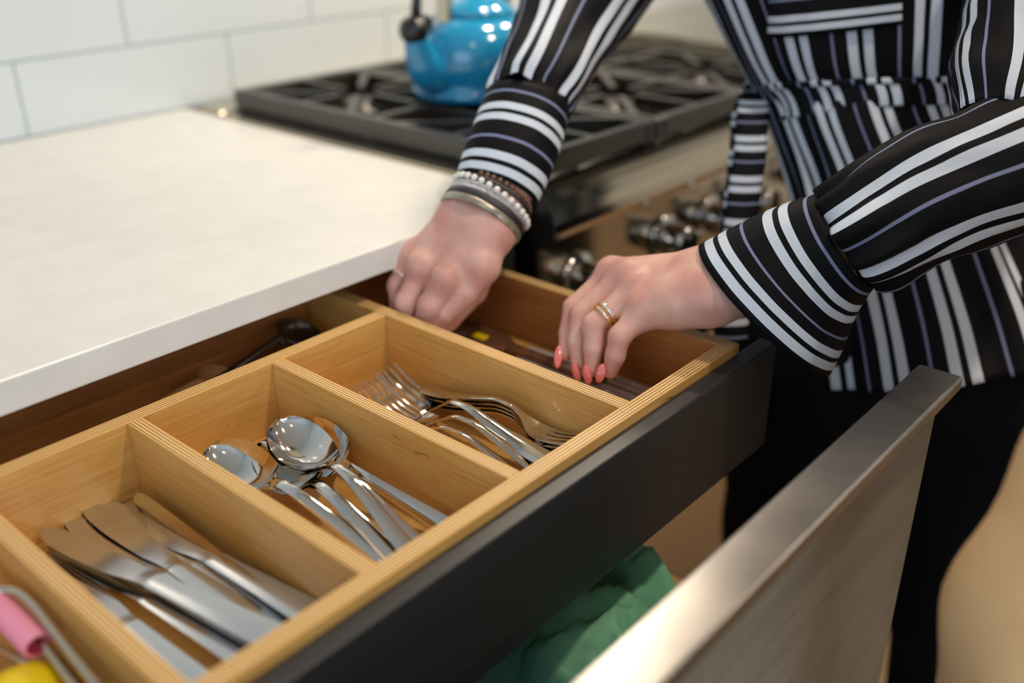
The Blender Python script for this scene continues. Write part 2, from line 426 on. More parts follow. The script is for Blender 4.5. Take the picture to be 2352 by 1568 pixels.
# ------------------------------------------------------------------ cutlery drawer
ZT, ZF = 0.863, 0.803            # rim and inside floor
D = thing('cutlery_drawer', (0.3, 0.45, 0.757), 'open birch plywood cutlery drawer with compartments behind a charcoal front', 'drawer')
board('drawer_front_board', -0.36, 0.6525, 0.3307, 0.3435, 0.772, ZT, D, 'y')
board('drawer_side', 0.6405, 0.6525, 0.3436, 0.90, 0.772, ZT, D, 'x', BIRCH_SHADE)
board('drawer_side', -0.36, -0.348, 0.3436, 0.90, 0.772, ZT, D, 'x', BIRCH_SHADE)
board('drawer_back', -0.348, 0.6404, 0.700, 0.712, 0.772, ZT, D, 'y', BIRCH_SHADE)
board('drawer_bottom', -0.3479, 0.6404, 0.3436, 0.6999, ZF-0.009, ZF, D, 'z')
board('cross_divider', -0.3479, 0.5039, 0.5916, 0.6045, ZF, ZT, D, 'y')
board('divider', 0.1455, 0.1568, 0.3436, 0.5915, ZF, ZT, D, 'x')
board('divider', 0.2620, 0.2735, 0.3436, 0.5915, ZF, ZT, D, 'x')
board('divider', 0.3845, 0.3957, 0.3436, 0.5915, ZF, ZT, D, 'x')
board('divider', 0.5040, 0.5166, 0.3436, 0.6999, ZF, ZT, D, 'x')
bm = bmesh.new(); bm_box(bm, -0.38, 0.6885, 0.3155, 0.3306, 0.757, 0.8555, 0.0012, 2)
tag(from_bm(bm, 'drawer_face', D, CHARCOAL), 'charcoal lacquered drawer front')

# ------------------------------------------------------------------ deep drawer below, pulled out further
L = thing('deep_drawer', (0.3, 0.3, 0.33), 'deep pull-out drawer with grey oak front and worn steel edge pull, nearest the viewer', 'drawer')
bm = bmesh.new(); bm_box(bm, -0.42, 0.672, 0.178, 0.1965, 0.33, 0.8705, 0.001, 2)
uvl = bm.loops.layers.uv.new('uv')
for f in bm.faces:
    for l in f.loops: l[uvl].uv = (l.vert.co.x, l.vert.co.z) if abs(f.normal.y) > .5 else (l.vert.co.x+l.vert.co.y*.2, l.vert.co.z+l.vert.co.y)
tag(from_bm(bm, 'oak_front', L, OAK), 'grey oak veneer front')
tag(box('edge_pull', -0.42, 0.6725, 0.1645, 0.1965, 0.8707, 0.882, HSTEEL, L, 0.0022, 3), 'worn steel edge pull')
board('drawer_side', 0.645, 0.657, 0.1966, 0.62, 0.36, 0.60, L, 'x', BIRCH_SHADE)
board('drawer_side', -0.40, -0.388, 0.1966, 0.62, 0.36, 0.60, L, 'x', BIRCH_SHADE)
board('drawer_back', -0.388, 0.645, 0.608, 0.62, 0.36, 0.60, L, 'y', BIRCH_SHADE)
board('drawer_bottom', -0.388, 0.645, 0.1966, 0.608, 0.36, 0.372, L, 'z', BIRCH_SHADE)

def cloth_heap(name, x0, x1, y0, y1, z, amp, seed, material, nx=60, ny=44, freq=9.0, parent=None, floor=0.373):
    vs, fs = [], []
    for j in range(ny+1):
        for i in range(nx+1):
            u, v = i/nx, j/ny; x = x0+(x1-x0)*u; y = y0+(y1-y0)*v
            e = min(u, 1-u, v, 1-v); fall = min(1, e*5)**0.5
            p = V(x*freq+seed, y*freq*1.4, seed)
            h = noise.noise(p)*0.6 + (1-abs(noise.noise(p*1.7+V(3, 1, 2))))*0.55 + 0.12*noise.noise(p*5)
            vs.append((x+0.01*noise.noise(p*2), y+0.01*noise.noise(p*2+V(9, 0, 0)), floor+(z-floor)*fall+amp*h*fall))
    for j in range(ny):
        for i in range(nx):
            a = j*(nx+1)+i; fs.append((a, a+1, a+nx+2, a+nx+1))
    base = len(vs); vs += [(v[0], v[1], floor) for v in vs]      # closed underneath
    for j in range(ny):
        for i in range(nx):
            a = base+j*(nx+1)+i; fs.append((a, a+nx+1, a+nx+2, a+1))
    ring = [i for i in range(nx+1)]+[j*(nx+1)+nx for j in range(1, ny+1)]+[ny*(nx+1)+i for i in range(nx-1, -1, -1)]+[j*(nx+1) for j in range(ny-1, 0, -1)]
    for a, b in zip(ring, ring[1:]+ring[:1]): fs.append((a, a+base, b+base, b))
    return link(name, mesh(name, vs, fs), parent, material, True)
tag(cloth_heap('green_cloth', 0.392, 0.615, 0.205, 0.50, 0.650, 0.065, 4.2, GREEN, 90, 70, 13.0), 'crumpled green cotton cloth lying in the deep drawer', 'cloth')
tag(cloth_heap('black_cloth', -0.10, 0.366, 0.21, 0.52, 0.62, 0.05, 1.2, BLACKC), 'black folded cloth in the deep drawer beside the green one', 'cloth')

# ------------------------------------------------------------------ cutlery
def strip_geo(stn, nu=9, n=70):
    """lofted flat strip along +x. stn rows: (s, half width right, half width left, z, crown, thickness)"""
    A = np.array(stn, float); s = np.linspace(A[0, 0], A[-1, 0], n)
    ss = A[:, 0]
    def itp(c):
        y = A[:, c]; k = np.gradient(y, ss) if len(ss) > 2 else np.zeros(len(ss))
        d = np.diff(y)/np.diff(ss)
        for i in range(1, len(ss)-1): k[i] = 0 if d[i-1]*d[i] <= 0 else 2*d[i-1]*d[i]/(d[i-1]+d[i])
        k[0], k[-1] = d[0], d[-1]
        out = np.empty(n)
        for q, x in enumerate(s):
            i = min(max(np.searchsorted(ss, x)-1, 0), len(ss)-2); h = ss[i+1]-ss[i]; t = (x-ss[i])/h
            out[q] = (2*t**3-3*t*t+1)*y[i]+(t**3-2*t*t+t)*h*k[i]+(-2*t**3+3*t*t)*y[i+1]+(t**3-t*t)*h*k[i+1]
        return out
    R, Lw, Z, C, T = (itp(c) for c in range(1, 6))
    U = np.linspace(-1, 1, nu); top, bot = [], []
    for i in range(n):
        for u in U:
            y = u*(R[i] if u > 0 else Lw[i]); cz = Z[i]+C[i]*(1-u*u)
            top.append((s[i], y, cz)); bot.append((s[i], y*0.985, cz-T[i]*(0.45+0.55*(1-u**4))))
    vs = top+bot; o = n*nu; fs = []
    for i in range(n-1):
        for k in range(nu-1):
            a = i*nu+k; fs.append((a, a+nu, a+nu+1, a+1)); fs.append((o+a, o+a+1, o+a+nu+1, o+a+nu))
        a = i*nu; fs.append((a, o+a, o+a+nu, a+nu)); a = i*nu+nu-1; fs.append((a, a+nu, o+a+nu, o+a))
    for i in (0, n-1):
        for k in range(nu-1):
            a = i*nu+k; f = (a, a+1, o+a+1, o+a); fs.append(f if i == 0 else f[::-1])
    return [Vector(v) for v in vs], fs

def ell(s, s0, L_, w, p=2.2):
    t = abs((s-s0)/L_); return w*max(0.0, 1-t**p)**(1/p)

def spoon_geo():
    rows = []
    for s in (0.0, .0012, .004, .009, .016, .024, .032, .040, .048, .055, .060, .064):
        w = ell(s, .031, .0311, .0202, 2.1) if s < .031 else max(.0034, ell(s, .031, .041, .0202, 1.8))
        t = 1-((s-.031)/.033)**2
        rows.append((s, max(w, .0006), max(w, .0006), .004-.004*max(0, t)+(.004 if s > .055 else 0)*(s-.055)/.009, -.0095*max(0, t)**0.7, .0011))
    rows += [(.070, .0031, .0031, .0105, .0004, .0026), (.080, .0031, .0031, .0150, .0007, .0029), (.095, .0036, .0036, .0165, .0010, .0027), (.120, .0046, .0046, .0120, .0016, .0024),
             (.150, .0060, .0060, .0045, .0018, .0022), (.175, .0070, .0070, .0005, .0018, .0021), (.190, .0072, .0072, .0000, .0016, .0020), (.196, .0060, .0060, .0002, .0008, .0018), (.1985, .0030, .0030, .0004, .0002, .0015)]
    return strip_geo(rows, 13, 110)

def fork_geo():
    rows = [(.046, .0118, .0118, .0012, -.0012, .0016), (.052, .0122, .0122, .0003, -.0016, .0017), (.060, .0108, .0108, .0016, -.0016, .0019), (.068, .0068, .0068, .0058, -.0006, .0024), (.075, .0036, .0036, .0100, .0002, .0028),
            (.086, .0030, .0030, .0150, .0007, .0029), (.100, .0034, .0034, .0158, .0009, .0027), (.125, .0050, .0050, .0105, .0012, .0024), (.150, .0070, .0070, .0040, .0013, .0022), (.172, .0085, .0085, .0004, .0013, .0021), (.184, .0086, .0086, .0, .0012, .0020), (.190, .0070, .0070, .0002, .0008, .0018), (.192, .0028, .0028, .0003, .0002, .0015)]
    g = [strip_geo(rows, 9, 70)]
    for k in range(4):
        c = (k-1.5)*.0064; vs, fs = strip_geo([(0, .0006, .0006, .0175, .0, .0009), (.006, .0010, .0010, .0135, .0002, .0013), (.016, .0014, .0014, .0078, .0002, .0016), (.030, .0018, .0018, .0030, .0002, .0018), (.042, .0022, .0022, .0008, .0002, .0018), (.050, .0028, .0028, .0002, -.0001, .0017)], 5, 22)
        g.append(([v+V(0, c*(1-.0*v.x), 0) for v in vs], fs))
    return geo_join(g)

def knife_geo():
    blade = [(0, .0006, .0004, .0020, 0, .0010), (.003, .0044, .0030, .0020, 0, .0012), (.009, .0068, .0054, .0020, 0, .0013), (.020, .0076, .0078, .0021, .0, .0014), (.045, .0078, .0092, .0022, .0, .0016), (.080, .0076, .0082, .0024, .0, .0018), (.100, .0066, .0058, .0026, .0002, .0022), (.108, .0054, .0054, .0030, .0004, .0032)]
    hand = [(.107, .0054, .0054, .0030, .0003, .0034), (.112, .0060, .0060, .0034, .0003, .0044), (.130, .0066, .0066, .0034, .0003, .0046), (.170, .0080, .0080, .0034, .0003, .0046), (.205, .0094, .0094, .0032, .0003, .0042), (.219, .0096, .0096, .0031, .0003, .0040), (.2255, .0080, .0080, .0030, .0002, .0036), (.228, .0040, .0040, .0029, .0, .0030)]
    return geo_join([strip_geo(blade, 9, 60), strip_geo(hand, 11, 50)])

def rod_geo(L_=0.2, w=0.004):
    return strip_geo([(0, .001, .001, 0, .0002, .002), (.004, w*.8, w*.8, 0, .0005, .003), (L_*.5, w*.75, w*.75, 0, .0006, .0032), (L_-.006, w, w, 0, .0006, .003), (L_, w*.5, w*.5, 0, .0003, .002)], 7, 40)

ME = {}
for nm, g, mt in (('spoon', spoon_geo(), CHROME), ('fork', fork_geo(), CHROME), ('knife', knife_geo(), SATIN), ('flatware_handle', rod_geo(), SATIN2)):
    me = mesh(nm, *g); me.materials.append(mt)
    for p in me.polygons: p.use_smooth = True
    me.set_sharp_from_angle(angle=math.radians(45)); ME[nm] = me

def put(kind, tip, end, roll, label, group, sc=1.0, name=None):
    a, b = Vector(tip), Vector(end); x = (b-a).normalized()
    z = (V(0, 0, 1)-x*x.z).normalized(); z.rotate(Matrix.Rotation(math.radians(roll), 3, x)); y = z.cross(x)
    o = bpy.data.objects.new(name or kind, ME[kind]); COL.objects.link(o)
    M4 = Matrix((x, y, z)).transposed().to_4x4(); M4.translation = a
    o.matrix_world = M4 @ Matrix.Scale(sc, 4)
    return tag(o, label, kind if not name else None, group)

G = 'spoons in the spoon compartment'
put('spoon', (.3050, .5604, .8350), (.3210, .3670, .8106), 20, 'spoon lying apart from the pile, against the left divider', G)
put('spoon', (.3478, .5350, .8473), (.3235, .3470, .8166), 7, 'top spoon of the pile, its bright bowl facing the viewer', G)
put('spoon', (.3468, .5370, .8430), (.3350, .3470, .8140), 13, 'spoon nested directly under the top spoon of the pile', G)
put('spoon', (.3365, .5420, .8275), (.3175, .3465, .8075), 12, 'lowest spoon of the pile, bowl reflecting brown wood', G)
put('spoon', (.3350, .5410, .8320), (.3190, .3460, .8115), 15, 'spoon second from the bottom of the pile', G)
put('spoon', (.3670, .5490, .8270), (.3690, .3552, .8117), 44, 'spoon tipped on its side against the right divider', G)
G = 'forks in the fork compartment'
put('fork', (.4803, .5642, .8130), (.4662, .3746, .8235), 9, 'top fork with its four tines pointing up and back', G)
put('fork', (.4450, .5460, .8235), (.4640, .3570, .8130), -5, 'fork just left of the top fork, partly beneath it', G)
put('fork', (.4180, .5400, .8290), (.4520, .3560, .8085), -14, 'fork at the left divider with only its tine tips showing', G)
put('fork', (.4300, .5420, .8120), (.4280, .3515, .8065), -4, 'lowest fork lying on the drawer bottom along the left divider', G)
for k in range(4):
    put('fork', (.4915-.0004*k, .3520+.0006*k, .8150+.0040*k), (.4895-.0012*k, .5280-.0010*k, .8100+.0040*k), 3,
        ['lowest', 'second lowest', 'second highest', 'topmost'][k]+' fork in the neat stack of four beside the right divider', G, .92)
G = 'table knives in the knife compartment'
put('knife', (0.1893, 0.5882, 0.8125), (0.2226, 0.3822, 0.8225), 3, 'knife with a tip near the left front, lying across the others', G)
put('knife', (0.2097, 0.5995, 0.8065), (0.2299, 0.4000, 0.8090), 0, 'knife beneath, its tip between two other blade tips', G)
put('knife', (0.2236, 0.5987, 0.8100), (0.2316, 0.4331, 0.8095), 0, 'knife with broad blade lying in the middle of the pile', G)
put('knife', (0.2354, 0.5944, 0.8075), (0.2403, 0.4323, 0.8090), 2, 'knife with its blade half hidden by the broad middle one', G)
put('knife', (0.2410, 0.5847, 0.8060), (0.2515, 0.3992, 0.8170), 6, 'knife with the long bright handle nearest the right divider', G)
put('knife', (0.2500, 0.5740, 0.8150), (0.2501, 0.4528, 0.8120), 64, 'knife standing on its edge along the right divider', G)
put('knife', (0.1913, 0.5870, 0.8055), (0.2086, 0.3940, 0.8130), 0, 'knife whose handle is second from the left divider', G)
put('knife', (0.1813, 0.5757, 0.8045), (0.1832, 0.3991, 0.8085), 0, 'knife whose handle lies closest to the left divider', G)
G = 'silver handles in the right compartment'
for k, (x_, dx) in enumerate(((.6190, -.002), (.6115, .001), (.6045, -.001), (.5975, .002))):
    o = put('flatware_handle', (x_+dx, .5250, .8085+.0012*(3-k)), (x_, .3520, .8105+.0012*(3-k)), 0, ['bright silver flatware handle lying nearest the outer drawer side', 'dark silver flatware handle second from the outer drawer side', 'grey silver flatware handle third from the outer drawer side', 'bright silver flatware handle nearest the fork compartment'][k], G, 0.86, 'flatware_handle'); o['category'] = 'cutlery'

# other things in the drawer
def ladle(name, c, r, handle_end, mt, label, cat, hr=.0045):
    t = thing(name, (c[0], c[1], ZF), label, cat); c = Vector(c); h = Vector(handle_end)
    ax = (V(0.25, -0.35, 1)).normalized()
    prof = [(r*math.sin(a), -r*.55*math.cos(a)) for a in np.linspace(0.05, PI/2, 9)]+[(r*.94*math.sin(a), -r*.50*math.cos(a)) for a in np.linspace(PI/2, 0.05, 9)]
    vs, fs = lathe_geo(prof, c, 28, ax); link('bowl', mesh('bowl', vs, fs), t, mt, True)
    d = (h-c).normalized(); tube('handle', [c+d*r*.9, c+d*r*1.4+V(0, 0, .006), h], [hr, hr*.8, hr*1.2], mt, t, 10, True, 6)
    return t
ladle('measuring_spoon', (0.4663, 0.6655, 0.8380), .021, (.345, .668, .812), mat('dark_steel', (92, 84, 76), .3, .8), 'dark round measuring spoon in the narrow compartment behind the dividers', 'spoon')
ladle('wooden_spoon', (0.3791, 0.6627, 0.8280), .018, (.27, .67, .811), TAN, 'light wooden spoon in the narrow compartment behind the dividers', 'spoon')
t = thing('wooden_spatula', (.60, .55, ZF), 'flat brown wooden spatula in the right compartment under the near hand', 'spatula')
vs, fs = strip_geo([(0, .012, .012, 0, 0, .004), (.02, .020, .020, 0, 0, .005), (.07, .018, .018, 0, 0, .006), (.09, .008, .008, 0, .001, .008)], 7, 30)
a, b = V(.604, .628, .812), V(.607, .455, .814); x = (b-a).normalized(); z = V(0, 0, 1); y = z.cross(x)
TR = lambda vs: [a+x*v.x+y*v.y+z*v.z for v in vs]
link('spatula_blade', mesh('spatula_blade', TR(vs), fs), t, BROWNP, True)
vs, fs = strip_geo([(.088, .008, .008, 0, .001, .008), (.12, .006, .006, 0, .002, .008), (.19, .009, .009, 0, .002, .008), (.198, .004, .004, 0, .001, .006)], 7, 30)
link('handle', mesh('handle', TR(vs), fs), t, BROWNP, True)
t = thing('yellow_clip', (.602, .588, ZF), 'small yellow plastic clip on the bottom of the right compartment', 'clip')
o = box('clip_jaw', .590, .616, .580, .600, .8035, .811, YELLOW, t, .002); o = box('clip_grip', .598, .608, .565, .582, .805, .814, YELLOW, t, .002)

# left compartment at the picture's lower left
t = thing('wire_tongs', (.12, .42, ZF), 'bent steel wire tongs along the left divider', 'tongs')
for k, (off, zz) in enumerate(((0, .846), (.006, .838))):
    P = [(.146-.012-off, .352, zz-.012), (.137-off, .43, zz-.004), (.1395-off, .482, zz), (.134-off, .502, zz), (.118-off*.3, .513, zz-.001), (.095, .518, zz-.002), (.06, .52, zz-.004)]
    tube('wire_loop', P, .0030-.0006*k, STEEL, t, 10, True, 8)
t = thing('pink_tube', (.11, .48, ZF), 'hollow pink plastic tube handle lying in the left compartment', 'tube')
a, b = Vector((0.1282, 0.5354, 0.8410)), Vector((0.1299, 0.4557, 0.8360)); d = (b-a).normalized(); Lp = (b-a).length
prof = [(.0068, 0), (.0078, .001), (.0078, Lp-.001), (.0071, Lp), (.0058, Lp), (.0054, Lp-.03), (.0005, Lp-.031)]
vs, fs = lathe_geo(prof, a, 24, d); me = mesh('tube_body', vs, fs); o = link('tube_body', me, t, [PINK, DPINK], True)
for p in me.polygons:
    c = p.center; rr = ((c-a)-d*(c-a).dot(d)).length
    if rr < .0060 and (c-a).dot(d) > .05: p.material_index = 1
t = thing('yellow_scoop', (.10, .40, ZF), 'yellow plastic scoop at the very front of the left compartment', 'scoop')
vs, fs = ball_geo((0.1078, 0.4382, 0.8200), (.030, .024, .016), (V(.8, .6, 0), V(-.6, .8, 0), V(0, 0, 1)), 24, 12); link('scoop_bowl', mesh('scoop_bowl', vs, fs), t, YELLOW, True)
tube('handle', [(.07, .40, .824), (.02, .385, .828), (-.05, .37, .83)], [.011, .008, .009], YELLOW, t, 12, True, 5)
t = thing('black_peeler', (.132, .40, ZF), 'black handled peeler lying beside the yellow scoop', 'peeler')
tube('handle', [(.136, .352, .812), (.1365, .38, .814), (.135, .42, .814), (.132, .45, .812)], [.006, .0075, .007, .004], BLACKP, t, 12, True, 5)
tube('peeler_blade', [(.132, .448, .812), (.128, .475, .813), (.122, .50, .813)], [.003, .0035, .002], STEEL, t, 10, True, 5)
t = thing('red_spatula', (.06, .47, ZF), 'dark pink silicone spatula under the pink tube', 'spatula')
box('spatula_head', .05, .105, .455, .495, .8035, .812, DPINK, t, .003); tube('handle', [(.05, .475, .809), (-.05, .48, .811)], .005, DPINK, t, 10)

# ------------------------------------------------------------------ range cooker
RXL, RXR = 0.733, 1.95
R = thing('range_cooker', (1.3, 0.9, 0), 'stainless steel gas range cooker with cast iron grates at right of the worktop', 'stove')
box('side_panel', RXL, RXL+.004, .615, 1.24, .10, .908, BLACKE, R)
box('oven_body', RXL+.004, RXR, .63, 1.24, .10, .86, BLACKE, R)
box('kick_plate', RXL+.02, RXR-.02, .68, .70, .0, .10, BLACKE, R)
box('oven_door', RXL+.006, RXR-.01, .612, .63, .14, .735, STEEL, R, .003)
tube('oven_handle', [(RXL+.06, .560, .69), (RXR-.06, .560, .69)], .012, STEEL, R, 16)
for x in (RXL+.09, RXR-.09): tube('handle_bracket', [(x, .612, .69), (x, .560, .69)], .009, STEEL, R, 12)
extrude_x('knob_panel', [(.6165, .862), (.6155, .745), (.63, .742), (.63, .862)], RXL+.003, RXR, PSTEEL, R)
bull = [(.618, .9135), (.609, .9125), (.601, .905), (.5945, .895), (.5905, .884), (.590, .874), (.5925, .866), (.600, .8615), (.6165, .860), (.64, .862), (.64, .9135)]
o = extrude_x('landing_ledge', bull, RXL+.003, RXR, PSTEEL, R)
o = extrude_x('ledge_end_cap', [(y-.0006, z) for y, z in bull], RXL, RXL+.0028, mat('ledge_cap', (92, 92, 94), .3, .8), R)
box('cooktop_deck', RXL+.003, RXR, .641, 1.24, .905, .9134, STEEL, R, .001)
box('burner_well', RXL+.030, 1.42, .650, 1.178, .9135, .9165, BLACKE, R, .002)
extrude_x('back_trim', [(1.178, .9135), (1.180, .9165), (1.24, .9165), (1.24, .9135)], RXL+.003, RXR, STEEL, R)
extrude_x('griddle_cover', [(.69, .9136), (.692, .945), (.70, .955), (.95, .962), (1.155, .955), (1.165, .945), (1.168, .9136)], 1.44, 1.90, STEEL, R, .003)
tube('cover_handle', [(1.55, .80, .958), (1.55, .80, .985), (1.57, .80, .99), (1.77, .80, .99), (1.79, .80, .985), (1.79, .80, .958)], .007, STEEL, R, 12, True, 3)

def grate(x0, x1, y0, y1):
    g = bpy.data.objects.new('grate', None); COL.objects.link(g); g.parent = R; g.location = (0, 0, 0); g.matrix_parent_inverse = Matrix.Translation(-Vector(R.location))
    bm = bmesh.new(); z0, z1, b = .9185, .9425, .016
    bm_box(bm, x0, x0+b, y0, y1, z0, z1, .003, 2); bm_box(bm, x1-b, x1, y0, y1, z0, z1, .003, 2)
    bm_box(bm, x0+b, x1-b, y0, y0+b, z0, z1, .003, 2); bm_box(bm, x0+b, x1-b, y1-b, y1, z0, z1, .003, 2)
    ym = (y0+y1)/2; bm_box(bm, x0+b, x1-b, ym-b/2, ym+b/2, z0, z1, .003, 2)
    o = from_bm(bm, 'grate_frame', None, IRON); o.parent = g
    for (x, y) in ((x0+.01, y0+.01), (x1-.01, y0+.01), (x0+.01, y1-.01), (x1-.01, y1-.01)):
        f = box('foot', x-.008, x+.008, y-.008, y+.008, .9166, .9184, IRON); f.parent = g
    for cy in ((y0+ym)/2, (ym+y1)/2):
        cx = (x0+x1)/2
        for k in range(8):
            a = 2*PI*k/8; d = V(math.cos(a), math.sin(a), 0)
            hx = (x1-x0)/2-.004; hy = (ym-y0)/2-.004
            rr = min(hx/abs(d.x) if abs(d.x) > 1e-6 else 9, hy/abs(d.y) if abs(d.y) > 1e-6 else 9)
            n = d.cross(V(0, 0, 1))*.0055; P, Q = V(cx, cy, 0)+d*.030, V(cx, cy, 0)+d*rr
            vs = [P-n*.8, P+n*.8, Q+n, Q-n]; vs = [(v.x, v.y, .927) for v in vs]+[(v.x*.0+v.x, v.y, .942) for v in vs]
            f = link('finger', mesh('finger', vs, [(0, 3, 2, 1), (4, 5, 6, 7), (0, 1, 5, 4), (1, 2, 6, 5), (2, 3, 7, 6), (3, 0, 4, 7)]), None, IRON); f.parent = g
        vs, fs = lathe_geo([(.048, 0), (.046, .006), (.030, .007), (.029, .012), (.024, .014), (.002, .0145)], (cx, cy, .9166), 24)
        link('burner', mesh('burner', vs, fs), R, IRON, True)
grate(RXL+.030, .977, .634, 1.182)
grate(.981, 1.198, .634, 1.182)
grate(1.202, 1.420, .634, 1.182)

def knob(x, z):
    k = bpy.data.objects.new('control_knob', None); COL.objects.link(k); k.parent = R; k.matrix_parent_inverse = Matrix.Translation(-Vector(R.location))
    q = lambda n, p, mt: (lambda o: setattr(o, 'parent', k))(lathe(n, p, (x, .6155, z), mt, None, 28, (0, -1, 0)))
    q('knob_bezel', [(.030, 0), (.030, .004), (.026, .007), (.012, .008)], CHROME)
    q('knob_body', [(.021, .006), (.022, .010), (.0205, .034), (.018, .039), (.004, .041)], CHROME)
    o = box('knob_grip', x-.004, x+.004, .6155-.052, .6155-.036, z-.019, z+.019, CHROME, None, .002); o.parent = k
for x in (0.806, 0.980, 1.085, 1.190, 1.35, 1.50, 1.65, 1.80): knob(x, .800)

# ------------------------------------------------------------------ kettle
KC = Vector((.957, .905, .9435))
K = thing('kettle', KC, 'bright blue enamel whistling kettle with black spout cap on the cooktop grate', 'kettle')
lathe('kettle_body', [(.050, .0), (.080, .001), (.086, .004), (.087, .010), (.083, .016), (.0815, .019), (.084, .028), (.0875, .042), (.0875, .058), (.083, .075), (.073, .090), (.060, .0985), (.052, .1005)], KC, KBLUE, K, 48)
lid = lathe('lid', [(.0505, .1008), (.053, .102), (.053, .1045), (.046, .112), (.032, .120), (.014, .1245), (.003, .125)], KC, KBLUE, K, 40)
o = lathe('lid_knob', [(.006, .1245), (.007, .132), (.014, .138), (.015, .146), (.010, .152), (.002, .153)], KC, BLACKP, K, 24)
sd = V(-.96, -.02, 0).normalized()
tube('spout', [KC+sd*.055+V(0, 0, .030), KC+sd*.088+V(0, 0, .042), KC+sd*.102+V(0, 0, .064), KC+sd*.108+V(0, 0, .084)], [.032, .027, .020, .016], KBLUE, K, 20, True, 6)
ws = KC+sd*.112+V(0, 0, .0925)
w = bpy.data.objects.new('whistle', None); COL.objects.link(w); w.parent = K; w.matrix_parent_inverse = Matrix.Translation(-Vector(K.location))
def wp(n, g, mt): o = link(n, mesh(n, *g), None, mt, True); o.parent = w
wp('whistle_cap', ball_geo(ws, (.0175, .020, .0175), (sd, sd.cross(V(0, 0, 1)), V(0, 0, 1)), 20, 12), BLACKP)
wp('whistle_lever', tube_geo([ws+V(0, 0, .008)-sd*.004, ws+V(0, 0, .03)-sd*.006, ws+V(0, 0, .055)-sd*.012, ws+V(0, 0, .09)-sd*.03], [.0075, .006, .0065, .006], 12), BLACKP)
wp('whistle_hinge', ball_geo(ws-sd*.022+V(0, 0, .006), (.009, .008, .011), None, 12, 8), BLACKP)
hb = [KC+sd*.062+V(0, 0, .088), KC+sd*.064+V(0, 0, .12), KC+sd*.060+V(0, 0, .16)]
hd = sd.cross(V(0, 0, 1)).normalized()
for s_ in (1, -1):
    P = KC+sd*(.058*s_)
    bm = bmesh.new(); bm_box(bm, -.004, .004, -.011, .011, .0, .085, .0015, 1)
    bmesh.ops.transform(bm, matrix=Matrix.Translation(P+V(0, 0, .082)) @ Matrix.Rotation(math.atan2(sd.y, sd.x), 4, 'Z'), verts=bm.verts)
    from_bm(bm, 'handle_bracket', K, STEEL)
tube('handle', [KC+sd*.060+V(0, 0, .160), KC+sd*.052+V(0, 0, .190), KC+sd*.02+V(0, 0, .207), KC-sd*.02+V(0, 0, .207), KC-sd*.052+V(0, 0, .190), KC-sd*.060+V(0, 0, .160)], [.010, .012, .0125, .0125, .012, .010], BLACKP, K, 16, True, 6)

# ------------------------------------------------------------------ range hood (above the picture; it carries the warm lamps over the cooktop)
H = thing('range_hood', (1.25, .95, 1.71), 'steel range hood with lamps above the cooktop', 'hood')
bm = bmesh.new(); vv = [(.74, .66, 1.71), (1.94, .66, 1.71), (1.94, 1.25, 1.71), (.74, 1.25, 1.71), (.74, .66, 1.76), (1.94, .66, 1.76), (1.94, 1.25, 1.76), (.74, 1.25, 1.76), (1.1, .95, 2.0), (1.6, .95, 2.0), (1.6, 1.25, 2.0), (1.1, 1.25, 2.0)]
bv = [bm.verts.new(v) for v in vv]
for f in ((0, 3, 2, 1), (0, 1, 5, 4), (1, 2, 6, 5), (2, 3, 7, 6), (3, 0, 4, 7), (4, 5, 9, 8), (5, 6, 10, 9), (6, 7, 11, 10), (7, 4, 8, 11), (8, 9, 10, 11)): bm.faces.new([bv[i] for i in f])
from_bm(bm, 'hood_shell', H, STEEL); box('chimney', 1.1, 1.6, .95, 1.25, 2.0005, 2.599, STEEL, H)

# ------------------------------------------------------------------ bodies: distance field -> one continuous skin
def rcone(P, a, b, ra, rb):
    a = np.array(a, np.float32); b = np.array(b, np.float32); ba = b-a; l2 = float(ba@ba); pa = P-a
    t = np.clip((pa@ba)/max(l2, 1e-12), 0, 1); d = pa-t[..., None]*ba
    return np.sqrt((d*d).sum(-1))-(ra+(rb-ra)*t)
def smin(a, b, k):
    h = np.maximum(k-np.abs(a-b), 0)/k; return np.minimum(a, b)-h*h*k*0.25

def surface_nets(vol, org, h):
    nx, ny, nz = vol.shape; ins = vol < 0
    c = [(i, j, k) for i in (0, 1) for j in (0, 1) for k in (0, 1)]
    sl = lambda A, o: A[o[0]:nx-1+o[0], o[1]:ny-1+o[1], o[2]:nz-1+o[2]]
    cnt = sum(sl(ins, o).astype(np.int8) for o in c); act = (cnt > 0) & (cnt < 8)
    idx = -np.ones(act.shape, np.int64); ids = np.argwhere(act); idx[act] = np.arange(len(ids))
    acc = np.zeros((len(ids), 3)); num = np.zeros(len(ids))
    for a in c:
        for ax in range(3):
            if a[ax]: continue
            b = list(a); b[ax] = 1
            va = sl(vol, a)[act]; vb = sl(vol, b)[act]; mk = (va < 0) != (vb < 0)
            t = np.where(mk, va/np.where(mk, va-vb, 1), 0); p = np.tile(np.array(a, float), (len(ids), 1)); p[:, ax] += t
            acc[mk] += p[mk]; num[mk] += 1
    vs = np.array(org)+h*(ids+acc/num[:, None]); fs = []
    for ax in range(3):
        o1, o2 = [(1, 2), (2, 0), (0, 1)][ax]
        A = ins; B = np.roll(ins, -1, ax); e = A != B
        sli = [slice(1, n-1) for n in vol.shape]; sli[ax] = slice(0, vol.shape[ax]-1)
        mask = np.zeros_like(e); mask[tuple(sli)] = e[tuple(sli)]
        for p in np.argwhere(mask):
            q = []
            for (da, db) in ((-1, -1), (0, -1), (0, 0), (-1, 0)):
                r_ = p.copy(); r_[o1] += da; r_[o2] += db; q.append(idx[tuple(r_)])
            if min(q) >= 0: fs.append(tuple(q) if ins[tuple(p)] else tuple(q[::-1]))
    return vs, fs

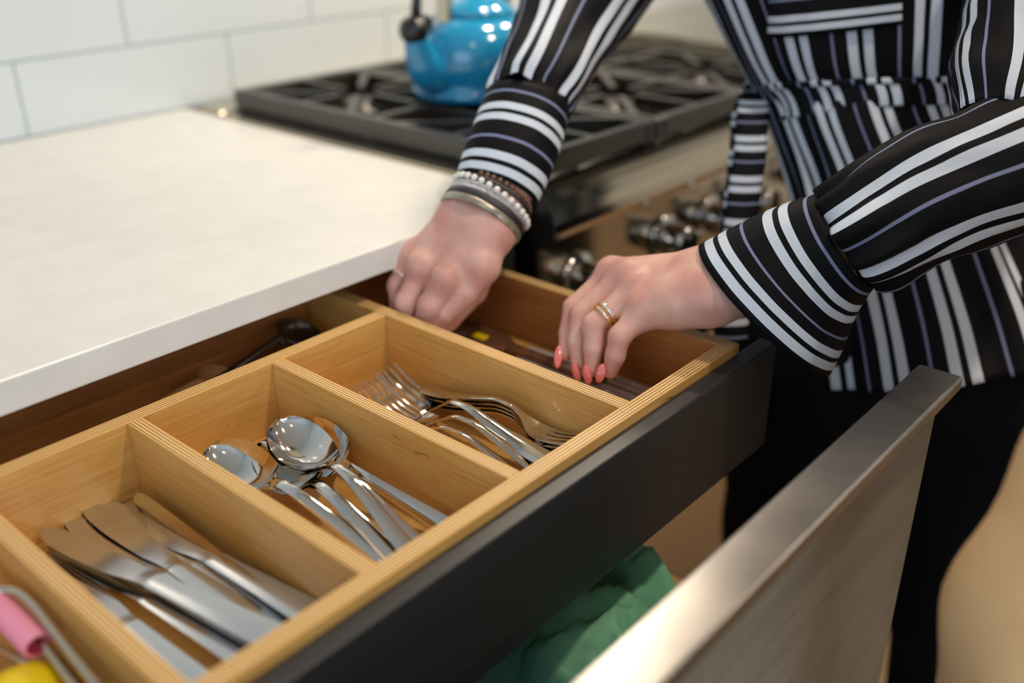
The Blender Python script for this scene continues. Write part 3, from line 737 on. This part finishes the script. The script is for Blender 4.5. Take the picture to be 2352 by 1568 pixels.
def sdf_mesh(prims_fn, lo, hi, h):
    lo, hi = np.array(lo), np.array(hi); n = np.ceil((hi-lo)/h).astype(int)+1
    g = np.stack(np.meshgrid(*[lo[i]+h*np.arange(n[i]) for i in range(3)], indexing='ij'), -1).astype(np.float32)
    return surface_nets(prims_fn(g), lo, h)

def hand_field(palm, fingers, bumps, kpalm=.016, kfing=.009, kbetween=.0016):
    def fn(P):
        d = None
        for (a, b, ra, rb) in palm:
            q = rcone(P, a, b, ra, rb); d = q if d is None else smin(d, q, kpalm)
        fs = None
        for f in fingers:
            q = None
            for (a, ra), (b, rb) in zip(f, f[1:]):
                s_ = rcone(P, a, b, ra, rb); q = s_ if q is None else smin(q, s_, .003)
            fs = q if fs is None else smin(fs, q, kbetween)
        d = smin(d, fs, kfing)
        for (c_, r_) in bumps:
            d = smin(d, rcone(P, c_, c_, r_, r_), .010)
        return d
    return fn
def bounds(palm, fingers, pad=.03):
    A = [p[0] for p in palm]+[p[1] for p in palm]+[q[0] for f in fingers for q in f]
    A = np.array([tuple(a) for a in A]); return A.min(0)-pad, A.max(0)+pad

# near (left) hand
NI = [((0.6328, 0.4444, 0.8990), .0118), ((0.5994, 0.4603, 0.8758), .0086), ((0.5854, 0.4549, 0.8580), .0074), ((0.5746, 0.4493, 0.8451), .0060)]
NM = [((0.6276, 0.4282, 0.9009), .0122), ((0.5904, 0.4459, 0.8766), .0090), ((0.5788, 0.4400, 0.8573), .0076), ((0.5711, 0.4322, 0.8415), .0060)]
NR = [((0.6183, 0.4101, 0.8985), .0122), ((0.5818, 0.4254, 0.8765), .0092), ((0.5750, 0.4201, 0.8587), .0078), ((0.5699, 0.4175, 0.8424), .0060)]
NP = [((0.6054, 0.3923, 0.8908), .0112), ((0.5807, 0.3986, 0.8746), .0090), ((0.5751, 0.3985, 0.8589), .0078), ((0.5722, 0.4005, 0.8457), .0060)]
NT = [((0.6526, 0.3902, 0.8875), .0150), ((0.6470, 0.4245, 0.8660), .0115), ((0.6254, 0.4448, 0.8442), .0098), ((0.5986, 0.4438, 0.8311), .0075)]
nw1, nw2 = (0.6509, 0.3642, 0.9113), (0.6322, 0.3506, 0.9073)
Npalm = [(nw1, NI[0][0], .0200, .0128), (nw1, NM[0][0], .0200, .0128), (nw2, NR[0][0], .0182, .0128), (nw2, NP[0][0], .0178, .0118),
         (NP[0][0], (0.6179, 0.3711, 0.8995), .0118, .0162), ((0.6179, 0.3711, 0.8995), nw2, .0162, .0178),
         (nw1, nw2, .0200, .0182), (nw1, (0.6834, 0.3208, 0.9367), .0200, .0230), (nw2, (0.6628, 0.3084, 0.9222), .0182, .0220)]
Nb = [((0.6300, 0.4453, 0.9052), .0088), ((0.6259, 0.4255, 0.9083), .0088), ((0.6150, 0.4083, 0.9070), .0085), ((0.6012, 0.3915, 0.8970), .0075)]
# far (right) hand
FI = [((0.5752, 0.5412, 0.8988), .0130), ((0.5610, 0.5472, 0.8780), .0100), ((0.5462, 0.5613, 0.8581), .0085), ((0.5366, 0.5700, 0.8437), .0062)]
FM = [((0.5532, 0.5636, 0.8884), .0130), ((0.5369, 0.5699, 0.8671), .0112), ((0.5328, 0.5758, 0.8458), .0092), ((0.5322, 0.5751, 0.8300), .0065)]
FR = [((0.5523, 0.5912, 0.8926), .0118), ((0.5313, 0.5951, 0.8653), .0096), ((0.5300, 0.5943, 0.8438), .0082), ((0.5300, 0.5898, 0.8284), .0062)]
FP = [((0.5577, 0.6117, 0.8972), .0105), ((0.5407, 0.6166, 0.8728), .0086), ((0.5373, 0.6129, 0.8531), .0074), ((0.5366, 0.6064, 0.8384), .0058)]
FT = [((0.5993, 0.5582, 0.8974), .0140), ((0.5946, 0.5710, 0.8616), .0110), ((0.5702, 0.5817, 0.8383), .0098), ((0.5505, 0.5840, 0.8271), .0075)]
fw1, fw2 = (0.5957, 0.5795, 0.9305), (0.5979, 0.5532, 0.9276)
Fpalm = [(fw1, FP[0][0], .0190, .0112), (fw1, FR[0][0], .0190, .0124), (fw2, FM[0][0], .0185, .0134), (fw2, FI[0][0], .0185, .0134), (fw1, fw2, .0190, .0185),
         (fw1, (0.6293, 0.5790, 0.9590), .0190, .0205), (fw2, (0.6324, 0.5557, 0.9547), .0185, .0200)]
Fb = [((0.5444, 0.5897, 0.8991), .0085), ((0.5439, 0.5592, 0.8956), .0088), ((0.5692, 0.5406, 0.9048), .008)]
parts = []
for palm, fing, bumps in ((Npalm, [NI, NM, NR, NP, NT], Nb), (Fpalm, [FP, FR, FM, FI, FT], Fb)):
    lo, hi = bounds(palm, fing); vs, fs = sdf_mesh(hand_field(palm, fing, bumps), lo, hi, .0015); parts.append(([Vector(v) for v in vs], fs))
# arms, trunk, neck, head, legs (under the clothes)
SHN, SHF = Vector((1.1278, 0.3302, 1.2036)), Vector((1.0758, 0.6618, 1.2100))
ELN, ELF = Vector((0.8081, 0.1753, 1.0114)), Vector((0.8471, 0.6187, 1.0944))
NECK = (SHN+SHF)/2+V(-.03, 0, .07); HEAD = NECK+V(-.05, 0, .12)
HIP = Vector((0.9961, 0.2738, 0.8285)); CHE = Vector((1.0492, 0.4369, 1.1359)); FY = V(.663*.3, -.749*.3, 0); FWH = V(.749, .663, 0)
CORE = [((0.6738, 0.3189, 0.9308), ELN, .026, .034), (ELN, SHN, .034, .040), ((0.6355, 0.5661, 0.9601), ELF, .022, .032), (ELF, SHF, .032, .042),
        (SHN, SHF, .042, .042), (HIP+FY*.2+FWH*.03, CHE+FY*.15+FWH*.03, .045, .045), (HIP-FY*.2+FWH*.03, CHE-FY*.15+FWH*.03, .045, .045), (CHE+FWH*.03, (SHN+SHF)/2, .045, .042),
        ((SHN+SHF)/2, NECK, .055, .05), (NECK, HEAD, .048, .06), (HEAD+V(-.015, 0, .02), HEAD+V(.03, 0, .05), .085, .088), (HEAD+V(-.085, 0, .0), HEAD+V(-.075, 0, .04), .014, .01),
        (HIP+V(.03, -.07, -.08), V(1.02, .19, .45), .075, .055), (HIP+V(-.03, .06, -.08), V(1.0, .40, .45), .075, .055), (V(1.02, .19, .45), V(1.06, .20, .07), .052, .034), (V(1.0, .40, .45), V(1.05, .45, .07), .052, .034),
        (V(1.06, .20, .035), V(.94, .20, .03), .030, .022), (V(1.05, .45, .035), V(.94, .46, .03), .030, .022)]
def core(P):
    d = None
    for (a, b, ra, rb) in CORE:
        q = rcone(P, tuple(a), tuple(b), ra, rb); d = q if d is None else smin(d, q, .03)
    return d
allp = np.array([tuple(a) for c in CORE for a in c[:2]])
vs, fs = sdf_mesh(core, allp.min(0)-.12, allp.max(0)+.12, .012); parts.append(([Vector(v) for v in vs], fs))
PERSON = thing('person', (1.04, .34, 0), 'person in a black blouse with white stripes reaching both hands into the drawer', 'person')
body = link('body', mesh('body', *geo_join(parts)), PERSON, SKIN, True)
tag(body, 'bare hands and wrists')

# fingernails: slightly domed almond plates on the finger backs
def nail(c, along, normal, w_, l_):
    al = Vector(along).normalized(); n = Vector(normal); n = (n-al*n.dot(al)).normalized(); sd_ = al.cross(n)
    vs, fs = ball_geo(c, (w_, l_, .0022), (sd_, al, n), 16, 10)
    o = link('fingernail', mesh('fingernail', vs, fs), None, NAIL, True); o.parent = body; return o
for tipc, nd, w_, l_ in (((0.5662, 0.4495, 0.8450), (0.5588, 0.4448, 0.8373), .0036, .0104), ((0.5645, 0.4288, 0.8392), (0.5626, 0.4244, 0.8314), .0037, .0080), ((0.5620, 0.4159, 0.8417), (0.5602, 0.4120, 0.8335), .0037, .0082), ((0.5627, 0.4030, 0.8470), (0.5590, 0.4026, 0.8396), .0040, .0080)):
    a, b = Vector(tipc), Vector(nd); nail(a, b-a, V(-.80, -.55, .22), w_, l_)

# rings
def finger_ring(f, i, t, R_, r_, mt, nm, n_gem, label=None, spread=.9, off=0.0):
    a, b = Vector(f[i][0]), Vector(f[i+1][0]); ax = (b-a).normalized(); c = a.lerp(b, t)+ax*off
    vs, fs = torus_geo(c, ax, R_, r_, 40, 12); o = link(nm, mesh(nm, vs, fs), PERSON, mt, True)
    if label: o['label'] = label
    view = V(-.55, -.45, .70); d0 = (view-ax*view.dot(ax)).normalized(); s0 = ax.cross(d0)
    for k in range(n_gem):
        th = (k-(n_gem-1)/2)/max(n_gem-1, 1)*spread
        p = c+(d0*math.cos(th)+s0*math.sin(th))*(R_+r_*.9); out = (p-c).normalized()
        g = ball_geo(p, (.0015, .0015, .0014), (ax, out.cross(ax), out), 8, 4)
        q = link('gemstone', mesh('gemstone', *g), None, GEM); q.parent = o
    return o
finger_ring(NR, 0, .74, .0108, .0016, GOLD, 'ring', 6, 'gold ring set with a row of stones', 1.0, -.0026)
finger_ring(NR, 0, .74, .0106, .0017, GOLD, 'ring', 4, 'gold wedding band with small stones', .8, .0022)
finger_ring(FP, 0, .62, .0100, .0011, GOLD, 'ring', 5, 'gold ring with pale stones on the far hand', 1.6)

# bracelets on the far wrist
wc = (Vector(fw1)+Vector(fw2))/2; el = (Vector((0.6293, 0.5790, 0.9590))+Vector((0.6324, 0.5557, 0.9547)))/2
wax = (el-wc).normalized(); wside = (Vector(fw2)-Vector(fw1)).normalized()
def bangle(off, R_, r_, mt, nm, label, flat=1.0, tilt=0.0, sx=1.12):
    ax = (wax+wside*tilt).normalized(); c = wc+wax*off
    vs, fs = torus_geo(c, ax, R_, r_, 56, 10, sx, .97, wside)
    vs = [v+ax*((v-c).dot(ax))*(flat-1) for v in vs]
    o = link(nm, mesh(nm, vs, fs), PERSON, mt, True); o['label'] = label; return o
bangle(.003, .0352, .0016, LEATHERB, 'bracelet', 'flat champagne coloured band', 2.3)
o = bangle(.0095, .0350, .0015, DARKB, 'bracelet', 'dark gunmetal band', 1.9)
bangle(.0148, .0350, .0015, SILVERB, 'bracelet', 'glittering silver band', 1.5)
bangle(.0188, .0348, .0014, SILVERB, 'bracelet', 'second glittering silver band', 1.3)
bangle(.0265, .0335, .0013, DARKB, 'bracelet', 'thin dark bangle near the cuff', 1.4)
def beads(off, R_, br, n, mt, label, tilt=0.0, dx=V(0, 0, 0)):
    o = bangle(off, R_, .0005, DARKB, 'bracelet', label, 1.0, tilt)
    ax = (wax+wside*tilt).normalized(); a = (wside-ax*wside.dot(ax)).normalized(); b = ax.cross(a); c = wc+wax*off+dx
    g = ball_geo((0, 0, 0), br, None, 10, 7); me = mesh('bead', *g); me.materials.append(mt)
    for p in me.polygons: p.use_smooth = True
    for k in range(n):
        t_ = 2*PI*k/n; q = bpy.data.objects.new('bead', me); COL.objects.link(q); q.parent = o; q.location = c+a*math.cos(t_)*R_*1.12+b*math.sin(t_)*R_*.97
beads(.0228, .0355, .0031, 30, PEARL, 'bracelet of white pearl beads', .10)
beads(.0315, .0312, .0026, 34, BROWNB, 'bracelet of brown glass beads at the cuff', 0)

# ------------------------------------------------------------------ striped blouse
def loft(name, secs, parent, mt, mode, circ, ns=64, sub=8, rho=.8, phase=0.0, wrinkle=(.0, 20, 3), gather=None, fixed=None, solid=.0010, v0=0.0, vscale=1.0):
    """secs: (A, B) opposite silhouette points; ring plane is square to the run of centres unless fixed gives a depth vector"""
    A = catmull([list(s[0])+list(s[1])+[s[2] if len(s) > 2 else rho, s[3] if len(s) > 3 else 0] for s in secs], sub)
    C = [Vector((q[:3]+q[3:6])/2) for q in A]; n = len(A); vs, uv = [], []; run = v0
    for i in range(n):
        e1 = Vector((A[i][:3]-A[i][3:6])/2); t = (C[min(i+1, n-1)]-C[max(i-1, 0)]).normalized()
        e2 = t.cross(e1).normalized()*e1.length*A[i][6] if fixed is None else Vector(fixed).normalized()*e1.length*A[i][6]
        e2.z += A[i][7]*(1 if e2.dot(V(.749, .663, 0)) < 0 else -1)*-1
        if i: run += (C[i]-C[i-1]).length
        for k in range(ns+1):
            th = 2*PI*k/ns
            d = e1*math.cos(th)+e2*math.sin(th); u = k/ns*circ+phase
            am = wrinkle[0]; p = V(math.cos(th)*wrinkle[2], math.sin(th)*wrinkle[2], run*wrinkle[1])
            w_ = noise.noise(p+V(phase*50, 3, 1))+.5*noise.noise(p*2.1)
            if gather: w_ += gather[1]*math.sin(th*gather[0]+1.3*math.sin(th*3))*max(0, 1-abs(run-gather[2])/gather[3])
            if k == ns and i >= 0: vs.append(vs[i*(ns+1)])
            else: vs.append(C[i]+d+d.normalized()*am*w_)
            uv.append((u, run*vscale))
    fs = [(i*(ns+1)+k, i*(ns+1)+k+1, (i+1)*(ns+1)+k+1, (i+1)*(ns+1)+k) for i in range(n-1) for k in range(ns)]
    me = bpy.data.meshes.new(name); me.from_pydata([tuple(v) for v in vs], [], fs); me.update()
    ul = me.uv_layers.new(name='uv')
    for l in me.loops: ul.data[l.index].uv = uv[l.vertex_index]
    o = link(name, me, parent, mt, True)
    if solid:
        md = o.modifiers.new('thickness', 'SOLIDIFY'); md.thickness = solid; md.offset = 0
    return o

FWH = V(.749, .663, 0)
TORSO = [((0.9100, 0.6199, 1.1941), (1.1587, 0.3368, 1.1915), .62), ((0.9083, 0.5729, 1.1382), (1.1339, 0.3189, 1.1399), .66), ((0.9118, 0.5341, 1.0903), (1.1165, 0.3040, 1.0922), .66), ((0.9159, 0.5055, 1.0456), (1.1002, 0.2985, 1.0477), .64), ((0.9257, 0.4799, 1.0027), (1.0899, 0.2950, 1.0038), .62),
         ((0.9242, 0.4586, 0.9711), (1.0847, 0.2788, 0.9735), .62), ((0.9169, 0.4229, 0.9104), (1.0818, 0.2410, 0.9168), .64), ((0.8925, 0.3893, 0.8493), (1.0739, 0.1944, 0.8635), .66, .010), ((0.8667, 0.3584, 0.7896), (1.0747, 0.1504, 0.8272), .70, .030), ((0.8453, 0.3348, 0.7468), (1.0694, 0.1195, 0.7995), .74, .050)]
blouse = loft('blouse', TORSO, PERSON, CLOTH, 'along', .84, 200, 10, .62, .012, (.007, 5, 3.2), (15, .9, .66, .45))
blouse['label'] = 'black silk blouse with white and thin blue vertical stripes'
WAIST = [((0.9233, 0.4843, 1.0095), (1.0935, 0.2934, 1.0118), .63), ((0.9254, 0.4773, 0.9986), (1.0909, 0.2912, 1.0002), .645), ((0.9260, 0.4648, 0.9824), (1.0880, 0.2828, 0.9840), .645), ((0.9245, 0.4588, 0.9719), (1.0856, 0.2784, 0.9743), .63)]
wb = loft('waist_casing', WAIST, PERSON, CLOTH, 'along', .84, 200, 5, .63, .022, (.003, 22, 9)); wb['label'] = 'gathered waist casing'

def patch(name, corners, n, m_, mt, parent, lift, u_along, target):
    """cloth panel laid onto the blouse front"""
    bvh = BVHTree.FromPolygons([v.co for v in target.data.vertices], [tuple(p.vertices) for p in target.data.polygons])
    A, B, C_, D_ = [Vector(c) for c in corners]; vs, uv = [], []
    for j in range(m_+1):
        for i in range(n+1):
            u, v = i/n, j/m_; p = A.lerp(B, u).lerp(D_.lerp(C_, u), v)
            hit = bvh.ray_cast(p-FWH*.3, FWH)[0]; q = hit if hit is not None else p
            vs.append(q-FWH*lift); uv.append(((B-A).length*u, (D_-A).length*v))
    fs = [(j*(n+1)+i, j*(n+1)+i+1, (j+1)*(n+1)+i+1, (j+1)*(n+1)+i) for j in range(m_) for i in range(n)]
    me = bpy.data.meshes.new(name); me.from_pydata([tuple(v) for v in vs], [], fs); me.update()
    ul = me.uv_layers.new(name='uv')
    for l in me.loops: ul.data[l.index].uv = uv[l.vertex_index]
    o = link(name, me, parent, mt, True); md = o.modifiers.new('thickness', 'SOLIDIFY'); md.thickness = .0015; return o
o = patch('chest_pocket', [(0.8627, 0.4405, 1.1272), (0.9408, 0.3621, 1.1407), (0.9244, 0.3362, 1.0795), (0.8456, 0.4135, 1.0632)], 28, 20, CLOTHV, PERSON, .004, 0, blouse)
o['label'] = 'chest pocket with the stripes running across'

def sleeve(name, secs, label, mt, mode, **k):
    o = loft(name, secs, PERSON, mt, mode, **k)
    if label: o['label'] = label
    return o
# near arm
NC = [((0.6364, 0.3664, 0.9402), (0.7061, 0.2758, 0.8410), .78), ((0.6546, 0.3419, 0.9602), (0.7067, 0.2661, 0.8746), .78), ((0.6712, 0.3192, 0.9756), (0.6996, 0.2562, 0.9007), .78), ((0.6874, 0.2960, 0.9874), (0.6922, 0.2433, 0.9245), .78)]
sleeve('cuff', NC, 'wide open cuff with the stripes running round the wrist', CLOTHV, 'ring', circ=.3, ns=72, sub=8, wrinkle=(.002, 9, 1.5), v0=.0005)
NS = [((0.6878, 0.2981, 0.9862), (0.6931, 0.2428, 0.9229), .78), ((0.6915, 0.2911, 0.9962), (0.6974, 0.2303, 0.9263), .84), ((0.7009, 0.2811, 1.0087), (0.7101, 0.2175, 0.9377), .84), ((0.7184, 0.2618, 1.0255), (0.7213, 0.2012, 0.9488), .82), ((0.7395, 0.2401, 1.0398), (0.7437, 0.1770, 0.9619), .8), ((0.7639, 0.2195, 1.0519), (0.7713, 0.1508, 0.9712), .8), ((0.7944, 0.2024, 1.0573), (0.8067, 0.1321, 0.9797), .8)]
sleeve('sleeve', NS, 'forearm of the near sleeve, stripes running lengthwise', CLOTH, 'along', circ=.30, ns=96, sub=9, phase=.03, wrinkle=(.0045, 16, 1.6), gather=(11, 1.0, .0, .06))
NU = [((0.7661, 0.2271, 1.0473), (0.7917, 0.1618, 0.9974), .8), ((0.7907, 0.2440, 1.0673), (0.8443, 0.1503, 1.0218), .8), ((0.8461, 0.2657, 1.0912), (0.9176, 0.1637, 1.0620), .8), ((0.9076, 0.2852, 1.1216), (0.9864, 0.1858, 1.1075), .8), ((0.9909, 0.3179, 1.1580), (1.0703, 0.2250, 1.1536), .8), ((1.0810, 0.3695, 1.2079), (1.1596, 0.2800, 1.2070), .8)]
sleeve('sleeve', NU, 'upper arm of the near sleeve', CLOTH, 'along', circ=.42, ns=96, sub=8, phase=.012, wrinkle=(.006, 14, 1.6))
# far arm
FC = [((0.6067, 0.6014, 0.9591), (0.6372, 0.5347, 0.9425), .80), ((0.6247, 0.6087, 0.9789), (0.6601, 0.5372, 0.9632), .80), ((0.6477, 0.6155, 1.0008), (0.6856, 0.5441, 0.9847), .80), ((0.6717, 0.6229, 1.0230), (0.7100, 0.5543, 1.0068), .80)]
sleeve('cuff', FC, 'buttoned cuff with stripes round the far wrist', CLOTHV, 'ring', circ=.3, ns=64, sub=8, wrinkle=(.0012, 9, 1.5), v0=.0022, vscale=.90)
FS = [((0.6735, 0.6213, 1.0237), (0.7103, 0.5550, 1.0082), .82), ((0.6813, 0.6260, 1.0308), (0.7189, 0.5568, 1.0125), .86), ((0.6991, 0.6320, 1.0437), (0.7393, 0.5591, 1.0243), .86), ((0.7332, 0.6486, 1.0620), (0.7832, 0.5697, 1.0474), .84), ((0.7777, 0.6760, 1.0883), (0.8478, 0.5796, 1.0763), .82), ((0.8433, 0.7113, 1.1237), (0.9361, 0.5995, 1.1144), .8), ((0.9542, 0.7374, 1.1709), (1.0485, 0.6171, 1.1521), .8)]
sleeve('sleeve', FS, 'far sleeve with lengthwise stripes', CLOTH, 'along', circ=.30, ns=96, sub=9, phase=.018, wrinkle=(.004, 14, 1.6), gather=(12, .5, .0, .05))
# hanging tie belt
def sash(name, P, w_, dirv, parent, v0):
    pts = [Vector(q[:3]) for q in catmull(P, 8)]; vs, uv, run = [], [], v0; sd_ = Vector(dirv).normalized(); nrm = FWH
    for i, p in enumerate(pts):
        if i: run += (p-pts[i-1]).length
        for k in range(7):
            u = k/6-.5; vs.append(p+sd_*w_*u-nrm*(.004*(1-4*u*u))); uv.append((u*w_, run))
    n = len(pts); fs = [(i*7+k, i*7+k+1, (i+1)*7+k+1, (i+1)*7+k) for i in range(n-1) for k in range(6)]
    me = bpy.data.meshes.new(name); me.from_pydata([tuple(v) for v in vs], [], fs); me.update(); ul = me.uv_layers.new(name='uv')
    for l in me.loops: ul.data[l.index].uv = uv[l.vertex_index]
    o = link(name, me, parent, CLOTHV, True); md = o.modifiers.new('thickness', 'SOLIDIFY'); md.thickness = .003; return o
RD = V(.663, -.749, 0)
o = sash('tie_belt', [(0.9412, 0.4841, 1.0095), (0.9019, 0.4700, 0.9867), (0.8736, 0.4538, 0.9548), (0.8464, 0.4416, 0.9187), (0.8231, 0.4299, 0.8778), (0.7952, 0.4153, 0.8259), (0.7816, 0.4071, 0.7933)], .031, RD, PERSON, .018); o['label'] = 'striped tie belt hanging from the waist'
o = sash('tie_belt', [(0.9444, 0.4944, 1.0056), (0.9086, 0.4853, 0.9834), (0.8798, 0.4691, 0.9510), (0.8519, 0.4545, 0.9103), (0.8303, 0.4432, 0.8727), (0.8032, 0.4271, 0.8200), (0.7935, 0.4211, 0.7966)], .018, RD, PERSON, .006); o['label'] = 'second end of the tie belt behind the first'

# trousers and shoes
def trouser(name, parent, mt, hip, legs, label, hw=.20, hd_=.125):
    g = []
    def field(P):
        d = None
        for (a, b, ra, rb) in legs:
            q = rcone(P, a, b, ra, rb); d = q if d is None else smin(d, q, .04)
        return d
    A = np.array([c for l in legs for c in l[:2]]); vs, fs = sdf_mesh(field, A.min(0)-.16, A.max(0)+.16, .011)
    o = link(name, mesh(name, vs, fs), parent, mt, True); o['label'] = label; return o
hp = Vector((0.9868, 0.3040, 0.7634))
tl = [((hp.x-.03, hp.y+.06, hp.z), (hp.x+.03, hp.y-.09, hp.z), .125, .125), ((hp.x-.04, hp.y+.07, hp.z-.05), (1.0, .40, .45), .120, .085), ((hp.x+.03, hp.y-.09, hp.z-.05), (1.02, .19, .45), .120, .085),
      ((1.0, .40, .45), (1.05, .45, .06), .085, .055), ((1.02, .19, .45), (1.06, .20, .06), .085, .055)]
trouser('trousers', PERSON, TROUSER, None, tl, 'plain black trousers')
for y in (.20, .46):
    vs, fs = ball_geo((1.0, y, .030), (.12, .045, .030), None, 20, 10); link('shoe', mesh('shoe', vs, fs), PERSON, SHOE, True)
vs, fs = ball_geo(HEAD+V(.035, 0, .055), (.098, .098, .110), None, 20, 12); o = link('hair', mesh('hair', vs, fs), PERSON, HAIR, True); o['label'] = 'dark brown hair'

# ------------------------------------------------------------------ the second person, at the right edge, close to the viewer
P2 = thing('person', (.60, -.14, 0), 'person in beige at the right edge, only an elbow and side showing', 'person')
e = Vector((0.4688, 0.0643, 0.8722)); sh = V(.62, -.04, 1.36); wr = V(.60, .02, .80)
def beige(P):
    d = rcone(P, tuple(e+V(.008, -.006, -.02)), tuple(sh), .040, .062)
    d = smin(d, rcone(P, tuple(e+V(.0, .0, -.03)), tuple(e+V(.06, -.02, -.28)), .037, .030), .03)
    for (a, b, ra, rb) in (((.66, -.14, .84), (.66, -.15, 1.28), .15, .15), ((.70, -.26, .84), (.70, -.28, 1.28), .14, .14), ((.60, -.04, 1.36), (.74, -.36, 1.36), .06, .06)):
        d = smin(d, rcone(P, a, b, ra, rb), .03)
    n_ = np.sin(P[..., 2]*70+P[..., 0]*40)*.0022+np.sin(P[..., 2]*31-P[..., 1]*55)*.003
    return d+n_
vs, fs = sdf_mesh(beige, (.34, -.60, .50), (.98, .22, 1.50), .011); o = link('jacket', mesh('jacket', vs, fs), P2, BEIGE, True); o['label'] = 'soft beige jacket with a bent sleeve'
tl = [((.66, -.12, .84), (.69, -.27, .84), .125, .125), ((.65, -.11, .80), (.64, -.10, .45), .11, .08), ((.70, -.28, .80), (.70, -.29, .45), .11, .08), ((.64, -.10, .45), (.64, -.10, .07), .08, .055), ((.70, -.29, .45), (.70, -.29, .07), .08, .055)]
trouser('trousers', P2, DENIM, None, tl, 'dark trousers')
BODY2 = [((.66, -.19, 1.36), (.64, -.19, 1.47), .06, .05), ((.63, -.19, 1.58), (.64, -.19, 1.62), .085, .09), ((.67, -.2, 1.0), (.66, -.19, 1.36), .06, .06), (tuple(e+V(.02, -.02, -.05)), tuple(e+V(.06, -.02, -.28)), .018, .022),
         (tuple(e+V(.06, -.02, -.27)), tuple(e+V(.07, -.02, -.36)), .024, .028), (tuple(e+V(.02, -.02, -.04)), tuple(sh), .02, .03), (tuple(sh), (.66, -.19, 1.30), .03, .05)]
def body2(P):
    d = None
    for (a, b, ra, rb) in BODY2: q = rcone(P, a, b, ra, rb); d = q if d is None else smin(d, q, .03)
    return d
vs, fs = sdf_mesh(body2, (.34, -.36, .44), (.90, .22, 1.80), .012); link('body', mesh('body', vs, fs), P2, SKIN, True)
for y in (-.10, -.29):
    vs, fs = ball_geo((.60, y, .030), (.13, .045, .030), None, 20, 10); link('shoe', mesh('shoe', vs, fs), P2, SHOE, True)
